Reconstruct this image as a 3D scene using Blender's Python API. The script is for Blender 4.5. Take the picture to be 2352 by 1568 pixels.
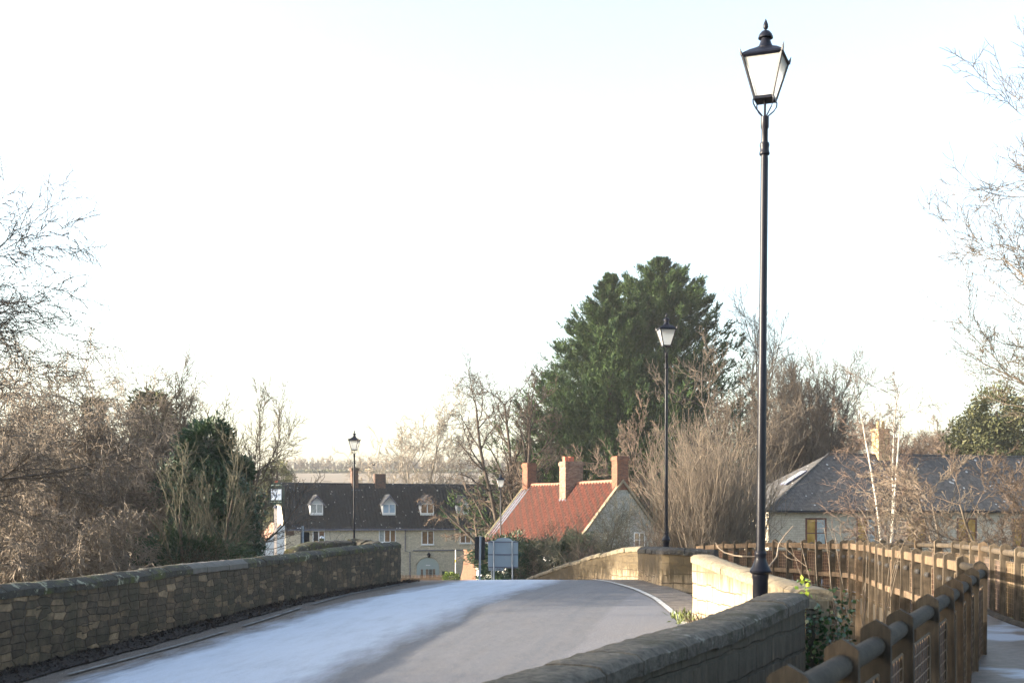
import bpy, math, random
import numpy as np
from mathutils import Vector, Matrix, noise

# ------------------------------------------------------------------ camera, sky, sun, exposure
scene = bpy.context.scene
for o in list(bpy.data.objects): bpy.data.objects.remove(o, do_unlink=True)
C = scene.collection
EZ = 6.5                      # eye height above the valley floor datum
F, CX, HY = 2800.0, 1176.0, 1187.0
cam_d = bpy.data.cameras.new("camera"); cam = bpy.data.objects.new("camera", cam_d); C.objects.link(cam)
cam.location = (0, 0, EZ); cam.rotation_euler = (math.radians(90), 0, 0)
cam_d.sensor_width = 36; cam_d.lens = 36*F/2352; cam_d.shift_y = (HY-784)/2352
cam_d.clip_end = 5000; cam_d.clip_start = .1
cam_d.dof.use_dof = True; cam_d.dof.focus_distance = 58; cam_d.dof.aperture_fstop = 5.0
scene.camera = cam
SUN_EL, SUN_AZ = 12.0, math.degrees(math.atan2(-.995, -.09))
w = bpy.data.worlds.new("World"); scene.world = w; w.use_nodes = True
nt = w.node_tree; bg = nt.nodes['Background']
sky = nt.nodes.new('ShaderNodeTexSky'); sky.sky_type = 'NISHITA'; sky.sun_disc = False
sky.sun_elevation = math.radians(SUN_EL); sky.sun_rotation = math.radians(SUN_AZ)
sky.air_density = 1.0; sky.dust_density = 3.5; sky.ozone_density = 1.0
hs = nt.nodes.new('ShaderNodeHueSaturation'); hs.inputs['Saturation'].default_value = .88; nt.links.new(sky.outputs[0], hs.inputs['Color']); nt.links.new(hs.outputs[0], bg.inputs[0]); bg.inputs[1].default_value = .15
sl = bpy.data.lights.new("sun", 'SUN'); sl.energy = 4.6; sl.angle = math.radians(.6); sl.color = (1, .88, .72)
so = bpy.data.objects.new("sun", sl); C.objects.link(so)
ce = math.cos(math.radians(SUN_EL))
sv = Vector((math.sin(math.radians(SUN_AZ))*ce, math.cos(math.radians(SUN_AZ))*ce, math.sin(math.radians(SUN_EL))))
so.rotation_euler = sv.to_track_quat('Z', 'Y').to_euler()
scene.view_settings.view_transform = 'Standard'; scene.view_settings.look = 'None'
scene.view_settings.exposure = 2.3; scene.view_settings.gamma = 1
scene.render.engine = 'CYCLES'
scene.cycles.max_bounces = 6; scene.cycles.transparent_max_bounces = 8

rnd = random.Random(7)
def P(x, y, d): return Vector(((x-CX)/F*d, d, EZ-(y-HY)/F*d))

# ------------------------------------------------------------------ material helpers
class N:
    def __init__(s, name):
        s.m = bpy.data.materials.new(name); s.m.use_nodes = True; s.t = s.m.node_tree
        s.b = s.t.nodes['Principled BSDF']; s.b.inputs['Roughness'].default_value = .85
        s.b.inputs['Specular IOR Level'].default_value = .3
    def n(s, typ, **kw):
        nd = s.t.nodes.new('ShaderNode'+typ)
        for k, v in kw.items():
            if k[0] == '_': setattr(nd, k[1:], v)
            else: nd.inputs[k.replace('_', ' ')].default_value = v
        return nd
    def l(s, a, b): s.t.links.new(a, b)
    def pos(s): return s.n('NewGeometry').outputs['Position']
    def obj(s): return s.n('TexCoord').outputs['Object']
    def uv(s, name='uv'): return s.n('UVMap', _uv_map=name).outputs[0]
    def noise(s, vec, scale, detail=4, rough=.6):
        nd = s.n('TexNoise', Scale=scale, Detail=detail, Roughness=rough); s.l(vec, nd.inputs['Vector']); return nd.outputs['Fac']
    def scalev(s, vec, v):
        nd = s.n('VectorMath', _operation='MULTIPLY'); nd.inputs[1].default_value = v; s.l(vec, nd.inputs[0]); return nd.outputs[0]
    def ramp(s, fac, stops):
        nd = s.n('ValToRGB'); cr = nd.color_ramp
        while len(cr.elements) < len(stops): cr.elements.new(.5)
        for e, (p, c) in zip(cr.elements, stops): e.position = p; e.color = (c[0], c[1], c[2], 1) if not isinstance(c, (int, float)) else (c, c, c, 1)
        s.l(fac, nd.inputs[0]); return nd.outputs[0]
    def mix(s, fac, a, b, mode='MIX'):
        nd = s.n('MixRGB', _blend_type=mode)
        for i, v in ((0, fac), (1, a), (2, b)):
            if isinstance(v, (int, float)): nd.inputs[i].default_value = v
            elif isinstance(v, tuple): nd.inputs[i].default_value = (v[0], v[1], v[2], 1)
            else: s.l(v, nd.inputs[i])
        return nd.outputs[0]
    def math(s, op, a, b=0, clamp=False):
        nd = s.n('Math', _operation=op, _use_clamp=clamp)
        for i, v in ((0, a), (1, b)):
            if isinstance(v, (int, float)): nd.inputs[i].default_value = v
            else: s.l(v, nd.inputs[i])
        return nd.outputs[0]
    def bump(s, h, dist=.02, strength=1):
        nd = s.n('Bump', Distance=dist, Strength=strength); s.l(h, nd.inputs['Height']); s.l(nd.outputs[0], s.b.inputs['Normal'])
    def col(s, c):
        if isinstance(c, tuple): s.b.inputs['Base Color'].default_value = (*c, 1)
        else: s.l(c, s.b.inputs['Base Color'])
        return s.m
    def rough(s, r): s.b.inputs['Roughness'].default_value = r; return s

def flat(name, c, rough=.8, var=.25, scale=6, bump=.0, metal=0):
    k = N(name); k.rough(rough); k.b.inputs['Metallic'].default_value = metal
    f = k.noise(k.obj(), scale, 6)
    k.col(k.ramp(f, [(.3, tuple(v*(1-var) for v in c)), (.7, tuple(min(1, v*(1+var)) for v in c))]))
    if bump: k.bump(f, bump)
    return k.m

def stone(name, c1, c2, mortar, bw=.4, bh=.17, msize=.012, moss=None, moss_amt=.5, topdark=None, td=(.45, .75), rough_b=.012, blotch=.5, streak=None, dark=(.03, .03, .022), warp=4.5, rubble=False):
    k = N(name); uv = k.uv()
    wob = k.n('TexNoise', Scale=2.5, Detail=3.0); k.l(uv, wob.inputs['Vector'])
    wv = k.n('VectorMath', _operation='SCALE'); k.l(wob.outputs['Color'], wv.inputs[0]); wv.inputs['Scale'].default_value = msize*warp
    av = k.n('VectorMath', _operation='ADD'); k.l(uv, av.inputs[0]); k.l(wv.outputs[0], av.inputs[1])
    br = k.n('TexBrick', Scale=1.0, Mortar_Size=msize, Mortar_Smooth=.4, Bias=0.0, Brick_Width=bw, Row_Height=bh)
    br.inputs['Color1'].default_value = (*c1, 1); br.inputs['Color2'].default_value = (*c2, 1); br.inputs['Mortar'].default_value = (*mortar, 1)
    br.offset = .43
    k.l(av.outputs[0], br.inputs['Vector'])
    bcol, bfac = br.outputs['Color'], br.outputs['Fac']
    if rubble:
        sv_ = k.scalev(av.outputs[0], (1/bw, 1/bh, 1))
        v1 = k.n('TexVoronoi', Scale=1.0, Randomness=.42); v1.voronoi_dimensions = '2D'; k.l(sv_, v1.inputs['Vector'])
        v2 = k.n('TexVoronoi', _feature='DISTANCE_TO_EDGE', Scale=1.0, Randomness=.42); v2.voronoi_dimensions = '2D'; k.l(sv_, v2.inputs['Vector'])
        sc = k.n('SeparateColor'); k.l(v1.outputs['Color'], sc.inputs[0])
        bcol = k.ramp(sc.outputs[0], [(0, tuple(v*.7 for v in c2)), (.5, c2), (.85, tuple(v*.8 for v in c1)), (.98, tuple(v*1.5 for v in c1))])
        bfac = k.ramp(v2.outputs['Distance'], [(.01, 1), (.09, 0)]); bcol = k.mix(k.math('MULTIPLY', bfac, .55), bcol, mortar)
    big = k.noise(uv, 1.3, 5, .65); fine = k.noise(uv, 22, 6, .7); mid = k.noise(uv, 6, 6, .7)
    c = k.mix(blotch, bcol, k.ramp(mid, [(.3, .3), (.72, 1.35)]), 'MULTIPLY')
    c = k.mix(.5, c, k.ramp(fine, [(.3, .55), (.7, 1.25)]), 'MULTIPLY')
    if moss: c = k.mix(k.ramp(big, [(1-moss_amt-.12, 0), (1-moss_amt+.1, 1)]), c, k.mix(fine, tuple(v*.5 for v in moss), moss))
    if topdark:
        h = k.uv('hgt'); sp = k.n('SeparateXYZ'); k.l(h, sp.inputs[0])
        st = k.noise(k.scalev(uv, (5, .5, 1)), 1.2, 4, .7)
        f = k.math('ADD', sp.outputs[1], k.math('MULTIPLY', k.math('SUBTRACT', st, .5), streak if streak else .9))
        c = k.mix(k.ramp(f, [(td[0], 0), (td[1], 1)]), c, k.mix(mid, topdark, dark))
    hgt = k.math('ADD', k.math('MULTIPLY', bfac, -1.0), k.math('MULTIPLY', mid, 1.2))
    k.bump(hgt, rough_b)
    return k.col(c)

def roofmat(name, a, b, speck=None, scale=3, stripe=0):
    k = N(name); uv = k.uv(); f = k.noise(uv, scale, 6, .7)
    c = k.ramp(f, [(.32, a), (.68, b)])
    br = k.n('TexBrick', Scale=1.0, Mortar_Size=.012, Brick_Width=.26, Row_Height=.3)
    br.inputs['Color1'].default_value = (1.15, 1.15, 1.15, 1); br.inputs['Color2'].default_value = (.72, .72, .72, 1); br.inputs['Mortar'].default_value = (.35, .35, .35, 1)
    k.l(uv, br.inputs['Vector']); c = k.mix(.8, c, br.outputs['Color'], 'MULTIPLY')
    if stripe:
        sx = k.n('SeparateXYZ'); k.l(uv, sx.inputs[0]); c = k.mix(k.ramp(k.math('PINGPONG', sx.outputs[0], stripe/2), [(.03, .8), (.10, 0)]), c, (.035, .022, .018))  # dark stripes paint the shade in the pantile channels, along with their dirt
    if speck:
        v = k.n('TexVoronoi', Scale=1.6); k.l(uv, v.inputs['Vector'])
        sz = k.noise(uv, 2.0, 2)
        c = k.mix(k.ramp(k.math('SUBTRACT', v.outputs['Distance'], k.math('MULTIPLY', sz, .22)), [(.0, 1), (.03, 0)]), c, speck)
    k.bump(k.math('ADD', f, k.math('MULTIPLY', br.outputs['Fac'], -1)), .015)
    return k.col(c)

def bark(name, a, b, scale=3):
    k = N(name); f = k.noise(k.pos(), scale, 5, .7)
    k.b.inputs['Specular IOR Level'].default_value = .15
    k.bump(f, .02); return k.col(k.ramp(f, [(.3, a), (.7, b)]))
def leafmat(name, a, b, scale=.8, rough=.7, spec=.2):
    k = N(name); k.rough(rough); k.b.inputs['Specular IOR Level'].default_value = spec
    f = k.noise(k.pos(), scale, 6, .75); return k.col(k.ramp(f, [(.35, a), (.65, b)]))

M = {}
M['stone_dark'] = stone('dark_rubble_stone', (.155, .110, .066), (.085, .063, .041), (.028, .022, .016), .30, .10, .010, moss=(.050, .043, .025), moss_amt=.42, rough_b=.014, blotch=.9, warp=6, rubble=True)
M['stone_pale'] = stone('pale_ashlar_stone', (.27, .215, .15), (.34, .28, .20), (.08, .055, .035), .62, .23, .010, topdark=(.20, .15, .085), td=(.72, 1.05), rough_b=.006, blotch=.25)
M['stone_stained'] = stone('stained_ashlar_stone', (.40, .31, .20), (.28, .21, .13), (.07, .05, .035), .5, .22, .013, topdark=(.13, .095, .045), td=(.28, .62), streak=1.5, rough_b=.02, blotch=.5, dark=(.05,.04,.03))
M['stone_near'] = stone('weathered_block_stone', (.33, .25, .16), (.17, .14, .10), (.03, .025, .018), .62, .25, .020, topdark=(.12, .10, .07), td=(.3, 1.05), streak=1.3, rough_b=.02, blotch=.55)
def copingmat(name, base, base2, moss, lich, amt=.5, spk=.62):
    k = N(name); p = k.pos(); a = k.noise(p, 2.2, 8, .7); b = k.noise(p, 14, 6, .75); d = k.noise(p, 5.5, 6, .7)
    c = k.ramp(b, [(.3, base), (.7, base2)])
    c = k.mix(k.ramp(a, [(amt, 0), (amt+.12, 1)]), c, k.mix(b, tuple(v*.6 for v in moss), moss))
    c = k.mix(k.ramp(d, [(spk, 0), (spk+.05, 1)]), c, lich)
    k.bump(k.math('ADD', b, k.math('MULTIPLY', d, .8)), .04); return k.col(c)
M['coping_dark'] = copingmat('dark_lichened_coping', (.014, .014, .014), (.085, .08, .074), (.05, .046, .028), (.22, .22, .19), .52, .60)
M['coping_moss'] = copingmat('mossy_coping', (.024, .021, .017), (.065, .057, .045), (.085, .09, .028), (.25, .25, .18), .50, .58)
M['coping_tan'] = copingmat('tan_coping', (.15, .12, .08), (.30, .25, .17), (.10, .095, .05), (.36, .33, .26), .55, .66)
M['coping_olive'] = copingmat('olive_gable_coping', (.06, .05, .03), (.14, .115, .07), (.07, .07, .035), (.2, .18, .13))
M['coping_near'] = copingmat('brown_lichened_coping', (.032, .029, .023), (.17, .15, .12), (.06, .055, .03), (.26, .25, .21), .52, .62)
M['new_stone'] = flat('clean_replacement_stone', (.10, .092, .08), .8, .15, 8, .01)
# asphalt with frost
def roadmat():
    k = N('frosted_asphalt'); uv = k.uv('road'); sp = k.n('SeparateXYZ'); k.l(uv, sp.inputs[0]); u, v = sp.outputs[0], sp.outputs[1]
    p = k.pos()
    gr = k.noise(p, 60, 3, .8); big = k.noise(p, .6, 4); mid = k.noise(k.scalev(uv, (2.2, .5, 1)), 1.0, 6, .7)
    wear = k.ramp(u, [(0, 0), (1, 1)])
    c = k.ramp(gr, [(.36, (.05, .043, .038)), (.55, (.115, .095, .08)), (.68, (.36, .29, .23))])
    gm = k.noise(k.scalev(p, (1, .35, 1)), 9, 6, .85); c2 = k.ramp(gr, [(.36, (.052, .041, .031)), (.60, (.092, .073, .055)), (.72, (.20, .155, .115))]); c2 = k.mix(.7, c2, k.ramp(gm, [(.3, .45), (.7, 1.5)]), 'MULTIPLY'); trk = k.noise(k.scalev(uv, (4.5, .05, 1)), 1.0, 3); c2 = k.mix(.5, c2, k.ramp(trk, [(.35, .7), (.6, 1.25)]), 'MULTIPLY')
    us = k.math('DIVIDE', k.math('SUBTRACT', u, k.math('MULTIPLY', k.math('SUBTRACT', mid, .5), .5)), 10.0)
    c = k.mix(k.ramp(us, [(.12, 0), (.14, 1), (.66, 1), (.67, 0)]), c, c2)
    e = k.math('DIVIDE', k.math('ADD', u, k.math('MULTIPLY', k.math('SUBTRACT', mid, .5), 1.3)), 10.0)
    band = k.ramp(e, [(.105, 0), (.165, 1), (.35, .95), (.43, .22)])
    thin = k.ramp(e, [(.44, .20), (.54, .14), (.60, .02)])  # thin frost also carries the painted blue-grey tone of the shaded strip
    band = k.mix(1.0, band, k.mix(1.0, k.ramp(e, [(.40, 0), (.43, 1)]), thin, 'MULTIPLY'), 'LIGHTEN')
    sp2 = k.noise(k.scalev(uv, (1.6, .35, 1)), 1.6, 6, .75)
    band = k.mix(1.0, band, k.ramp(sp2, [(.30, .80), (.55, 1)]), 'MULTIPLY')
    band = k.mix(1.0, band, k.ramp(gr, [(.3, .75), (.6, 1)]), 'MULTIPLY')
    fr = k.mix(band, c, (.37, .425, .51)); k.b.inputs['Specular IOR Level'].default_value = .2
    k.l(k.mix(band, (.85, .85, .85), (.6, .6, .6)), k.b.inputs['Roughness'])
    k.bump(gr, .006); return k.col(fr)
M['road'] = roadmat()
k = N('gravelly_verge'); g = k.noise(k.pos(), 45, 4, .8); g2 = k.noise(k.pos(), 3, 5)
M['verge'] = (k.bump(g, .02), k.col(k.mix(k.ramp(g2, [(.4, 0), (.6, 1)]), k.ramp(g, [(.35, (.07, .055, .045)), (.65, (.36, .29, .23))]), k.ramp(g, [(.35, (.05, .042, .032)), (.65, (.20, .165, .13))]))))[1]
k = N('leaf_litter'); g = k.noise(k.pos(), 30, 5, .85)
M['litter'] = (k.bump(g, .04), k.col(k.ramp(g, [(.36, (.012, .010, .009)), (.55, (.05, .037, .03)), (.72, (.20, .15, .12))])))[1]
k = N('worn_white_paint'); g = k.noise(k.pos(), 9, 6, .85)
M['paint'] = k.col(k.ramp(g, [(.38, (.14, .13, .12)), (.52, (.52, .50, .46))]))
M['paint_old'] = flat('faded_paint', (.13, .128, .125), .9, .7, 7)
M['black_metal'] = flat('black_gloss_paint', (.007, .008, .014), .38, .2, 3); M['black_metal'].node_tree.nodes['Principled BSDF'].inputs['Specular IOR Level'].default_value = .2
M['rust_mesh'] = flat('rusted_steel', (.075, .033, .02), .8, .5, 9)
M['white_paint'] = flat('white_window_paint', (.74, .75, .76), .5, .05)
M['dark_frame'] = flat('brown_stained_frame', (.10, .035, .022), .6, .2)
M['steel'] = flat('galvanised_steel', (.26, .29, .33), .55, .15, 2, metal=.3)
M['signback'] = flat('grey_sign_back', (.23, .29, .345), .6, .1, 1)
M['blackboard'] = flat('black_sign_back', (.012, .013, .016), .7, .1)
M['green_sign'] = flat('dark_green_sign_paint', (.012, .035, .028), .5, .15)
M['gold'] = flat('sign_lettering', (.55, .60, .52), .6, .05)
M['sky_panel'] = flat('pale_blue_sign_panel', (.55, .62, .74), .6, .15, 3)
def glassmat(name, c, c2=None, scale=3):
    k = N(name); k.rough(.06); k.b.inputs['Specular IOR Level'].default_value = .8
    f = k.noise(k.obj(), scale, 4); return k.col(k.ramp(f, [(.35, c), (.65, c2 or c)]))
M['glass_dark'] = glassmat('dark_window_glass', (.02, .022, .028), (.05, .045, .04))
M['glass_brown'] = glassmat('brown_curtain_glass', (.10, .055, .03), (.24, .14, .08))
M['glass_blue'] = glassmat('pale_blue_glass', (.25, .36, .50), (.35, .45, .58))
M['glass_net'] = glassmat('leaded_pale_glass', (.22, .26, .27), (.36, .40, .42), 8)
M['glass_ochre'] = glassmat('ochre_blind_glass', (.22, .12, .02), (.42, .26, .06), 2)
k = N('frosted_lantern_glass'); k.b.inputs['Roughness'].default_value = .3
tr = k.n('BsdfTransparent'); tl = k.n('BsdfTranslucent', Color=(.92, .93, .92, 1)); mx = k.n('MixShader', Fac=.5); mx2 = k.n('MixShader', Fac=.35)
k.b.inputs['Base Color'].default_value = (.85, .85, .82, 1)
k.l(tr.outputs[0], mx.inputs[1]); k.l(tl.outputs[0], mx.inputs[2]); k.l(mx.outputs[0], mx2.inputs[1]); k.l(k.b.outputs[0], mx2.inputs[2])
k.l(mx2.outputs[0], k.t.nodes['Material Output'].inputs[0]); M['lamp_glass'] = k.m
M['cream'] = flat('stained_cream_reflector', (.16, .13, .09), .6, .35, 14)
def infill(name, stops):
    k = N(name); rn = k.n('ObjectInfo').outputs['Random']; f = k.noise(k.pos(), 9, 6, .75); k.rough(.75)
    return k.col(k.mix(.7, k.ramp(rn, stops), k.ramp(f, [(.3, .4), (.7, 1.5)]), 'MULTIPLY'))
M['infill'] = infill('rusty_brown_infill', [(0, (.028, .013, .009)), (.5, (.05, .022, .013)), (1, (.035, .020, .013))])
M['infill_outer'] = infill('weathered_infill', [(0, (.03, .036, .042)), (.35, (.05, .028, .018)), (.7, (.085, .058, .025)), (1, (.045, .045, .026))])
M['bolt'] = flat('dull_bolt_steel', (.10, .095, .09), .6, .2)
M['wire'] = flat('weathered_wire', (.22, .15, .10), .7, .3, 9)
# weathered timber
def timber(name, a, b):
    k = N(name); p = k.obj(); f = k.noise(k.scalev(p, (30, 30, 3)), 1.0, 6, .7); g = k.noise(p, 5, 5)
    rn = k.n('ObjectInfo').outputs['Random']; c = k.mix(.8, k.ramp(f, [(.3, a), (.7, b)]), k.ramp(g, [(.3, .45), (.7, 1.3)]), 'MULTIPLY'); c = k.mix(1, c, k.ramp(rn, [(0, (.65, .66, .66)), (.5, (1, 1, .97)), (1, (1.25, 1.12, 1))]), 'MULTIPLY'); k.bump(f, .006); return k.col(c)
M['timber'] = timber('weathered_timber', (.05, .039, .027), (.165, .125, .085))
M['timber_dark'] = timber('shade_toned_timber', (.022, .018, .013), (.060, .048, .035))  # darker timber copy with the near fence's shade put into its colour
M['picket'] = timber('brown_picket_timber', (.07, .04, .025), (.30, .20, .13))
M['render_white'] = flat('whitewashed_wall', (.60, .63, .66), .9, .08, 2)
M['inn_stone'] = stone('inn_coursed_stone', (.70, .63, .50), (.58, .52, .41), (.46, .41, .32), .33, .11, .010, rough_b=.02, blotch=.5)
M['cottage_stone'] = stone('cottage_coursed_stone', (.42, .43, .40), (.31, .32, .30), (.22, .22, .20), .34, .10, .010, rough_b=.02, blotch=.6)
M['hall_stone'] = stone('hall_grey_stone', (.52, .46, .37), (.42, .37, .30), (.30, .27, .22), .4, .13, .008, rough_b=.01, blotch=.35)
M['brick_orange'] = stone('orange_brick', (.25, .09, .045), (.13, .05, .032), (.13, .10, .075), .225, .078, .012, rough_b=.01, blotch=.4)
M['brick_buff'] = stone('buff_and_red_brick', (.32, .21, .14), (.17, .09, .065), (.18, .145, .12), .225, .078, .012, rough_b=.01, blotch=.6)
M['brick_dark'] = stone('sooty_brick', (.16, .075, .05), (.08, .055, .045), (.08, .07, .06), .225, .078, .012, rough_b=.01, blotch=.6)
M['brick_pale'] = stone('pale_orange_brick', (.26, .11, .06), (.19, .08, .045), (.26, .20, .15), .225, .078, .013, rough_b=.01, blotch=.3)
M['sandstone'] = stone('ochre_chimney_stone', (.50, .36, .20), (.42, .29, .15), (.3, .22, .13), .4, .2, .01, blotch=.3)
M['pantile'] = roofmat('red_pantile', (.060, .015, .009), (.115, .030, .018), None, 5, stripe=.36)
M['ridge'] = flat('pale_ridge_tile', (.26, .12, .08), .8, .2)
M['inn_tile'] = roofmat('dark_mossy_tile', (.013, .016, .021), (.034, .037, .043), (.36, .37, .35), 2.5)
M['slate'] = roofmat('grey_stone_slate', (.034, .034, .037), (.095, .092, .09), (.30, .31, .32), 4)
M['rust_tile'] = roofmat('rusty_clay_tile', (.20, .10, .07), (.34, .22, .16), None, 5)
M['lead'] = flat('lead_flashing', (.07, .085, .115), .6, .15)
M['slate_trim'] = flat('slate_blue_fascia', (.11, .12, .17), .7, .1)
M['sage'] = flat('sage_door_paint', (.36, .42, .42), .6, .06)
M['pink_post'] = flat('weathered_white_post', (.52, .46, .42), .8, .12)
M['terracotta'] = flat('terracotta_pot', (.42, .12, .07), .8, .2)
M['yellow'] = flat('yellow_band', (.55, .42, .05), .6, .1)
M['bark_grey'] = bark('grey_brown_bark', (.055, .045, .036), (.14, .115, .09))
M['bark_dark'] = bark('dark_bark', (.032, .026, .022), (.095, .075, .06))
M['bark_pale'] = bark('haze_pale_bark', (.16, .14, .115), (.27, .235, .19))  # distance haze put into the colour, paler than the near bark
M['bark_birch'] = bark('white_birch_bark', (.36, .33, .28), (.72, .68, .60), 5)
M['twig_birch'] = bark('red_brown_catkin_twigs', (.08, .055, .045), (.19, .14, .11), 4)
M['twig_brown'] = bark('warm_brown_twigs', (.075, .055, .042), (.19, .145, .11), 1.2)
M['twig_willow'] = bark('ginger_willow_twigs', (.095, .082, .068), (.27, .225, .18), .7)
M['twig_gold'] = bark('pale_gold_stems', (.10, .082, .062), (.26, .21, .16), 1.5)
M['twig_grey'] = bark('grey_green_twigs', (.055, .055, .04), (.14, .13, .095), 1.5)
M['conifer'] = leafmat('cypress_foliage', (.011, .033, .012), (.058, .098, .028), .55)
M['pine'] = leafmat('pine_needles', (.03, .05, .025), (.10, .12, .06), .7)
M['ivy'] = leafmat('ivy_foliage', (.014, .038, .018), (.050, .088, .040), .6, .5, .35)
M['ivy_olive'] = leafmat('olive_ivy_foliage', (.05, .06, .025), (.13, .13, .06), .6)
M['ivy_near'] = leafmat('glossy_ivy_leaf', (.010, .035, .012), (.04, .09, .02), 6, .3, .6)
M['ivy_lime'] = leafmat('yellow_green_ivy_leaf', (.12, .20, .015), (.30, .38, .04), 8, .45, .4)
M['shrub_green'] = leafmat('bright_shrub_leaf', (.06, .10, .02), (.20, .26, .06), 3)
M['grass'] = leafmat('grass_blades', (.05, .07, .02), (.14, .16, .05), 5)

# ------------------------------------------------------------------ mesh helpers
def link(o, parent=None):
    C.objects.link(o)
    if parent: o.parent = parent
    return o
def set_uv(me):
    nf = len(me.polygons); 
    if nf == 0: return
    nl = len(me.loops)
    co = np.empty(len(me.vertices)*3); me.vertices.foreach_get('co', co); co = co.reshape(-1, 3)
    nor = np.empty(nf*3); me.polygons.foreach_get('normal', nor); nor = nor.reshape(-1, 3)
    tot = np.empty(nf, dtype=np.int64); me.polygons.foreach_get('loop_total', tot)
    vi = np.empty(nl, dtype=np.int64); me.loops.foreach_get('vertex_index', vi)
    ln = np.repeat(nor, tot, axis=0); p = co[vi]
    t = np.stack([-ln[:, 1], ln[:, 0], np.zeros(nl)], 1); tl = np.linalg.norm(t, axis=1)
    hz = tl < .05; t[hz] = (1, 0, 0); tl[hz] = 1; t /= tl[:, None]
    b = np.cross(ln, t)
    u = (p*t).sum(1); v = (p*b).sum(1)
    lay = me.uv_layers.new(name='uv'); lay.data.foreach_set('uv', np.stack([u, v], 1).ravel())
class MB:
    def __init__(s): s.v = []; s.f = []
    def add(s, vs, fs):
        k = len(s.v); s.v += [tuple(v) for v in vs]; s.f += [tuple(i+k for i in f) for f in fs]; return s
    def box(s, x0, x1, y0, y1, z0, z1, m=None):
        vs = [Vector((x, y, z)) for z in (z0, z1) for y in (y0, y1) for x in (x0, x1)]
        if m: vs = [m @ v for v in vs]
        return s.add(vs, [(0, 2, 3, 1), (4, 5, 7, 6), (0, 1, 5, 4), (2, 6, 7, 3), (0, 4, 6, 2), (1, 3, 7, 5)])
    def prism(s, poly, axis, a, b, m=None):     # poly of 2D points extruded along axis ('x','y','z') from a to b
        def mk(p, t): return {'x': Vector((t, p[0], p[1])), 'y': Vector((p[0], t, p[1])), 'z': Vector((p[0], p[1], t))}[axis]
        n = len(poly); vs = [mk(p, a) for p in poly]+[mk(p, b) for p in poly]
        if m: vs = [m @ v for v in vs]
        fs = [tuple(range(n))[::-1], tuple(range(n, 2*n))]+[(i, (i+1) % n, n+(i+1) % n, n+i) for i in range(n)]
        return s.add(vs, fs)
    def lathe(s, prof, n=16, m=None):
        vs = []
        for r, z in prof: vs += [Vector((r*math.cos(2*math.pi*i/n), r*math.sin(2*math.pi*i/n), z)) for i in range(n)]
        if m: vs = [m @ v for v in vs]
        fs = [(j*n+i, j*n+(i+1) % n, (j+1)*n+(i+1) % n, (j+1)*n+i) for j in range(len(prof)-1) for i in range(n)]
        fs += [tuple(range(n))[::-1], tuple((len(prof)-1)*n+i for i in range(n))]
        return s.add(vs, fs)
    def tube(s, pts, r, n=8):
        pts = [Vector(p) for p in pts]; rs = r if isinstance(r, (list, tuple)) else [r]*len(pts); vs = []
        for i, p in enumerate(pts):
            d = (pts[min(i+1, len(pts)-1)]-pts[max(i-1, 0)]).normalized()
            a = d.cross(Vector((0, 0, 1)) if abs(d.z) < .9 else Vector((1, 0, 0))).normalized(); b = d.cross(a)
            vs += [p+(a*math.cos(2*math.pi*j/n)+b*math.sin(2*math.pi*j/n))*rs[i] for j in range(n)]
        m = len(pts)
        fs = [(i*n+j, i*n+(j+1) % n, (i+1)*n+(j+1) % n, (i+1)*n+j) for i in range(m-1) for j in range(n)]
        fs += [tuple(range(n))[::-1], tuple((m-1)*n+i for i in range(n))]
        return s.add(vs, fs)
    def build(s, name, mat, parent=None, smooth=False, fix=True):
        me = bpy.data.meshes.new(name); me.from_pydata(s.v, [], s.f); me.validate()
        if fix:
            import bmesh
            bm = bmesh.new(); bm.from_mesh(me); bmesh.ops.recalc_face_normals(bm, faces=bm.faces); bm.to_mesh(me); bm.free()
        me.update(); set_uv(me); me.materials.append(M[mat] if isinstance(mat, str) else mat)
        if smooth: 
            me.polygons.foreach_set('use_smooth', [True]*len(me.polygons))
            me.update()
            try: me.set_sharp_from_angle(angle=math.radians(40))
            except Exception: pass
        return link(bpy.data.objects.new(name, me), parent)
def np_mesh(name, V, Fc, k, mat, parent=None):
    me = bpy.data.meshes.new(name); me.vertices.add(len(V)); me.vertices.foreach_set('co', np.asarray(V, dtype=np.float32).ravel())
    nf = len(Fc); me.loops.add(nf*k); me.loops.foreach_set('vertex_index', np.asarray(Fc, dtype=np.int32).ravel())
    me.polygons.add(nf); me.polygons.foreach_set('loop_start', np.arange(0, nf*k, k, dtype=np.int32))
    me.update(calc_edges=True); me.materials.append(M[mat] if isinstance(mat, str) else mat)
    return link(bpy.data.objects.new(name, me), parent)
def tag(o, label, cat, group=None, kind=None):
    o['label'] = label; o['category'] = cat
    if group: o['group'] = group
    if kind: o['kind'] = kind
    return o
def struct(o): o['kind'] = 'structure'; return o
def empty(name, loc=(0, 0, 0), rz=0):
    o = bpy.data.objects.new(name, None); o.location = loc; o.rotation_euler = (0, 0, rz); o.empty_display_size = .2; return link(o)
def copy_tree(o, parent=None):
    c = o.copy(); C.objects.link(c); c.parent = parent
    for ch in list(o.children): copy_tree(ch, c)
    return c
def interp(x, xs, ys): return float(np.interp(x, xs, ys))

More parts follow.
